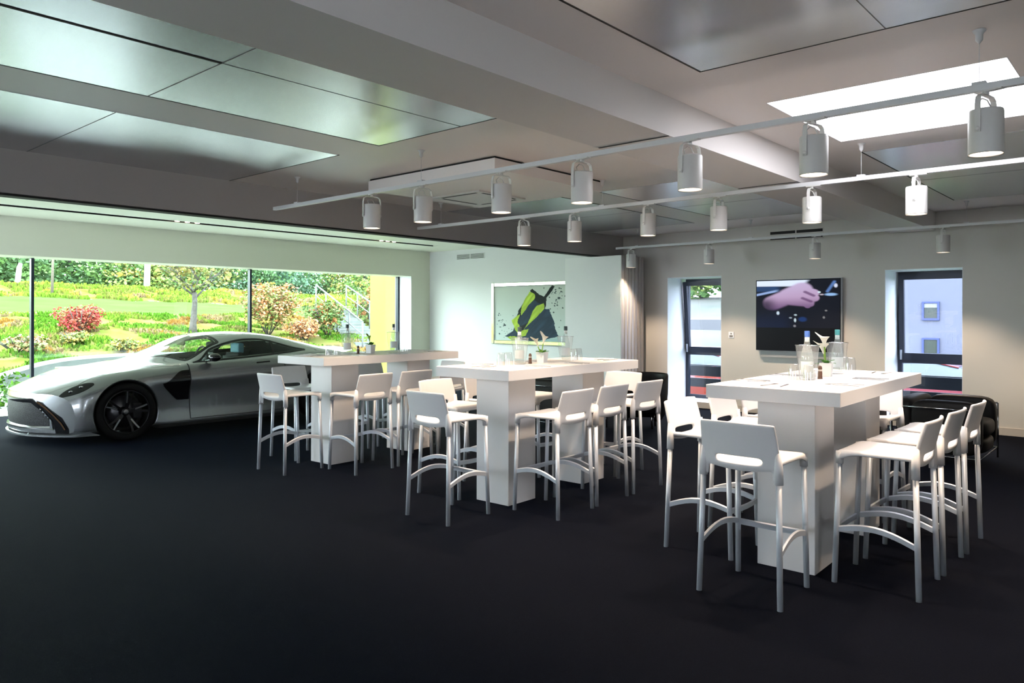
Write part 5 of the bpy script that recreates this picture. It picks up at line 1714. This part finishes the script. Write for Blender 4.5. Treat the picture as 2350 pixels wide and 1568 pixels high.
# landscape seen through the left tall window
bm = bmesh.new(); V = []
for j in range(21):
    y = 8.2 + 27 * j / 20
    row = []
    for i in range(16):
        x = 18.2 + 49 * i / 15
        z = -.96 + 1.8 * sm(20, 33, x) + 2.4 * sm(42, 64, x) + .1 * noise.noise(Vector((x * .3, y * .3, 0)))
        row.append(bm.verts.new((x, y, z)))
    V.append(row)
for j in range(20):
    for i in range(15): bm.faces.new((V[j][i], V[j][i + 1], V[j + 1][i + 1], V[j + 1][i]))
o = obj('ground_hill', bm, mat('pale_field', (0.0940, 0.0895, 0.0660), .95, col2=(0.0635, 0.0730, 0.0470), nscale=.25), smooth=True); o['kind'] = 'structure'
o = obj('access_road', box_bm(33.5, 41.0, 8.3, 40, -.9, 1.32), mat('pale_road', (0.1175, 0.1175, 0.1130), .9)); o['kind'] = 'structure'
for i, (x, y, h, r) in enumerate(((58, 21.5, 6.5, 3.2), (62, 26.5, 7, 3.6), (60, 31, 6, 3.0), (66, 23, 8, 4), (64, 35, 7, 4))):
    t = thing('tree', 'pale hazy tree on the far hill outside the left tall window, ' + ['nearest left', 'in the middle', 'to the left', 'behind the others', 'farthest out'][i], 'tree', (x, y, 2.7), 0, 'trees on the far hill')
    bm = bmesh.new(); foliage(bm, (0, 0, h * .5), (r, r, h * .5), 1500, .6, 50 + i, 2, .2); obj('crown', bm, [LG[1], LG[2]], t)
    bm = bmesh.new(); add_tube(bm, [(0, 0, -.5), (0, 0, h * .5)], [.15, .08], 8); obj('trunk', bm, MT['bark'], t)
# parked cars in the yard
def simple_car(name, label, x, y, z, rz, col):
    t = thing(name, label, 'car', (x, y, z), rz)
    pm = mat(name + '_paint', col, .25, coat=1.0)
    def loft(prof, yw, m, nm, taper):
        bm = bmesh.new(); rings = []
        for px, z0, z1 in prof:
            w = yw
            rings.append([bm.verts.new(p) for p in ((px, -w, z0), (px, -w * 1.0, (z0 + z1) / 2), (px, -w * taper, z1), (px, w * taper, z1), (px, w, (z0 + z1) / 2), (px, w, z0))])
        for a, b in zip(rings[:-1], rings[1:]):
            for k in range(6): bm.faces.new((a[k], a[(k + 1) % 6], b[(k + 1) % 6], b[k]))
        bm.faces.new(rings[0]); bm.faces.new(rings[-1][::-1])
        o = obj(nm, bm, m, t); shade_auto(o, 35); return o
    loft([(-2.05, .35, .55), (-1.95, .22, .72), (-1.2, .20, .86), (-.7, .20, .92), (1.3, .20, .94), (1.85, .22, .90), (2.0, .35, .7)], .86, pm, 'body', .93)
    loft([(-1.0, .85, .90), (-.45, .88, 1.30), (.1, .88, 1.42), (1.0, .88, 1.38), (1.6, .88, 1.02), (1.75, .86, .93)], .74, MT['car_black'] if False else mat(name + '_glass', (.085, .10, .11), .1), 'greenhouse', .80)
    loft([(-.42, 1.30, 1.335), (.1, 1.41, 1.45), (.98, 1.37, 1.41), (1.3, 1.20, 1.24)], .62, pm, 'roof', .97)
    for px in (-1.25, 1.2):
        for s in (-1, 1):
            bm = bmesh.new(); rx = Matrix.Rotation(pi / 2, 4, 'X'); rx.translation = Vector((px, s * .78, .31))
            add_lathe(bm, [(.0001, -.09), (.30, -.09), (.31, -.06), (.31, .06), (.30, .09), (.0001, .09)], n=28, mat4=rx); obj('wheel', bm, MT['rubber'], t)
    bm = bmesh.new()
    for s in (-1, 1): add_tube(bm, [(-.45, s * .73, .92), (-.40, s * .90, 1.0)], [.02, .07], 10)
    obj('side_mirror', bm, pm, t)
simple_car('red_car', 'red hatchback parked outside the window right of the television', 19.6, 4.1, -.95, pi / 2 + .1, (0.1746, 0.0054, 0.0168))
simple_car('red_van', 'red car seen low through the window left of the television', 20.6, 10.2, -.95, pi / 2, (0.1860, 0.0084, 0.0084))
simple_car('blue_car', 'pale blue car far off outside the window left of the television', 24.5, 13.3, -1.06, pi / 2 - .3, (0.0450, 0.0792, 0.1746))
for i, (x, y) in enumerate(((26, 5.9), (26.2, 6.9))):
    t = thing('clipped_bush', 'round clipped green bush by the white building, ' + ['right one', 'left one'][i], 'bush', (x, y, -.95), 0, 'clipped bushes')
    bm = bmesh.new(); foliage(bm, (0, 0, .45), (.42, .42, .42), 900, .10, 60 + i, 2, .5); obj('foliage', bm, GRN, t)
    bm = bmesh.new(); add_tube(bm, [(0, 0, 0), (0, 0, .4)], .03, 8); obj('stem', bm, MT['bark'], t)
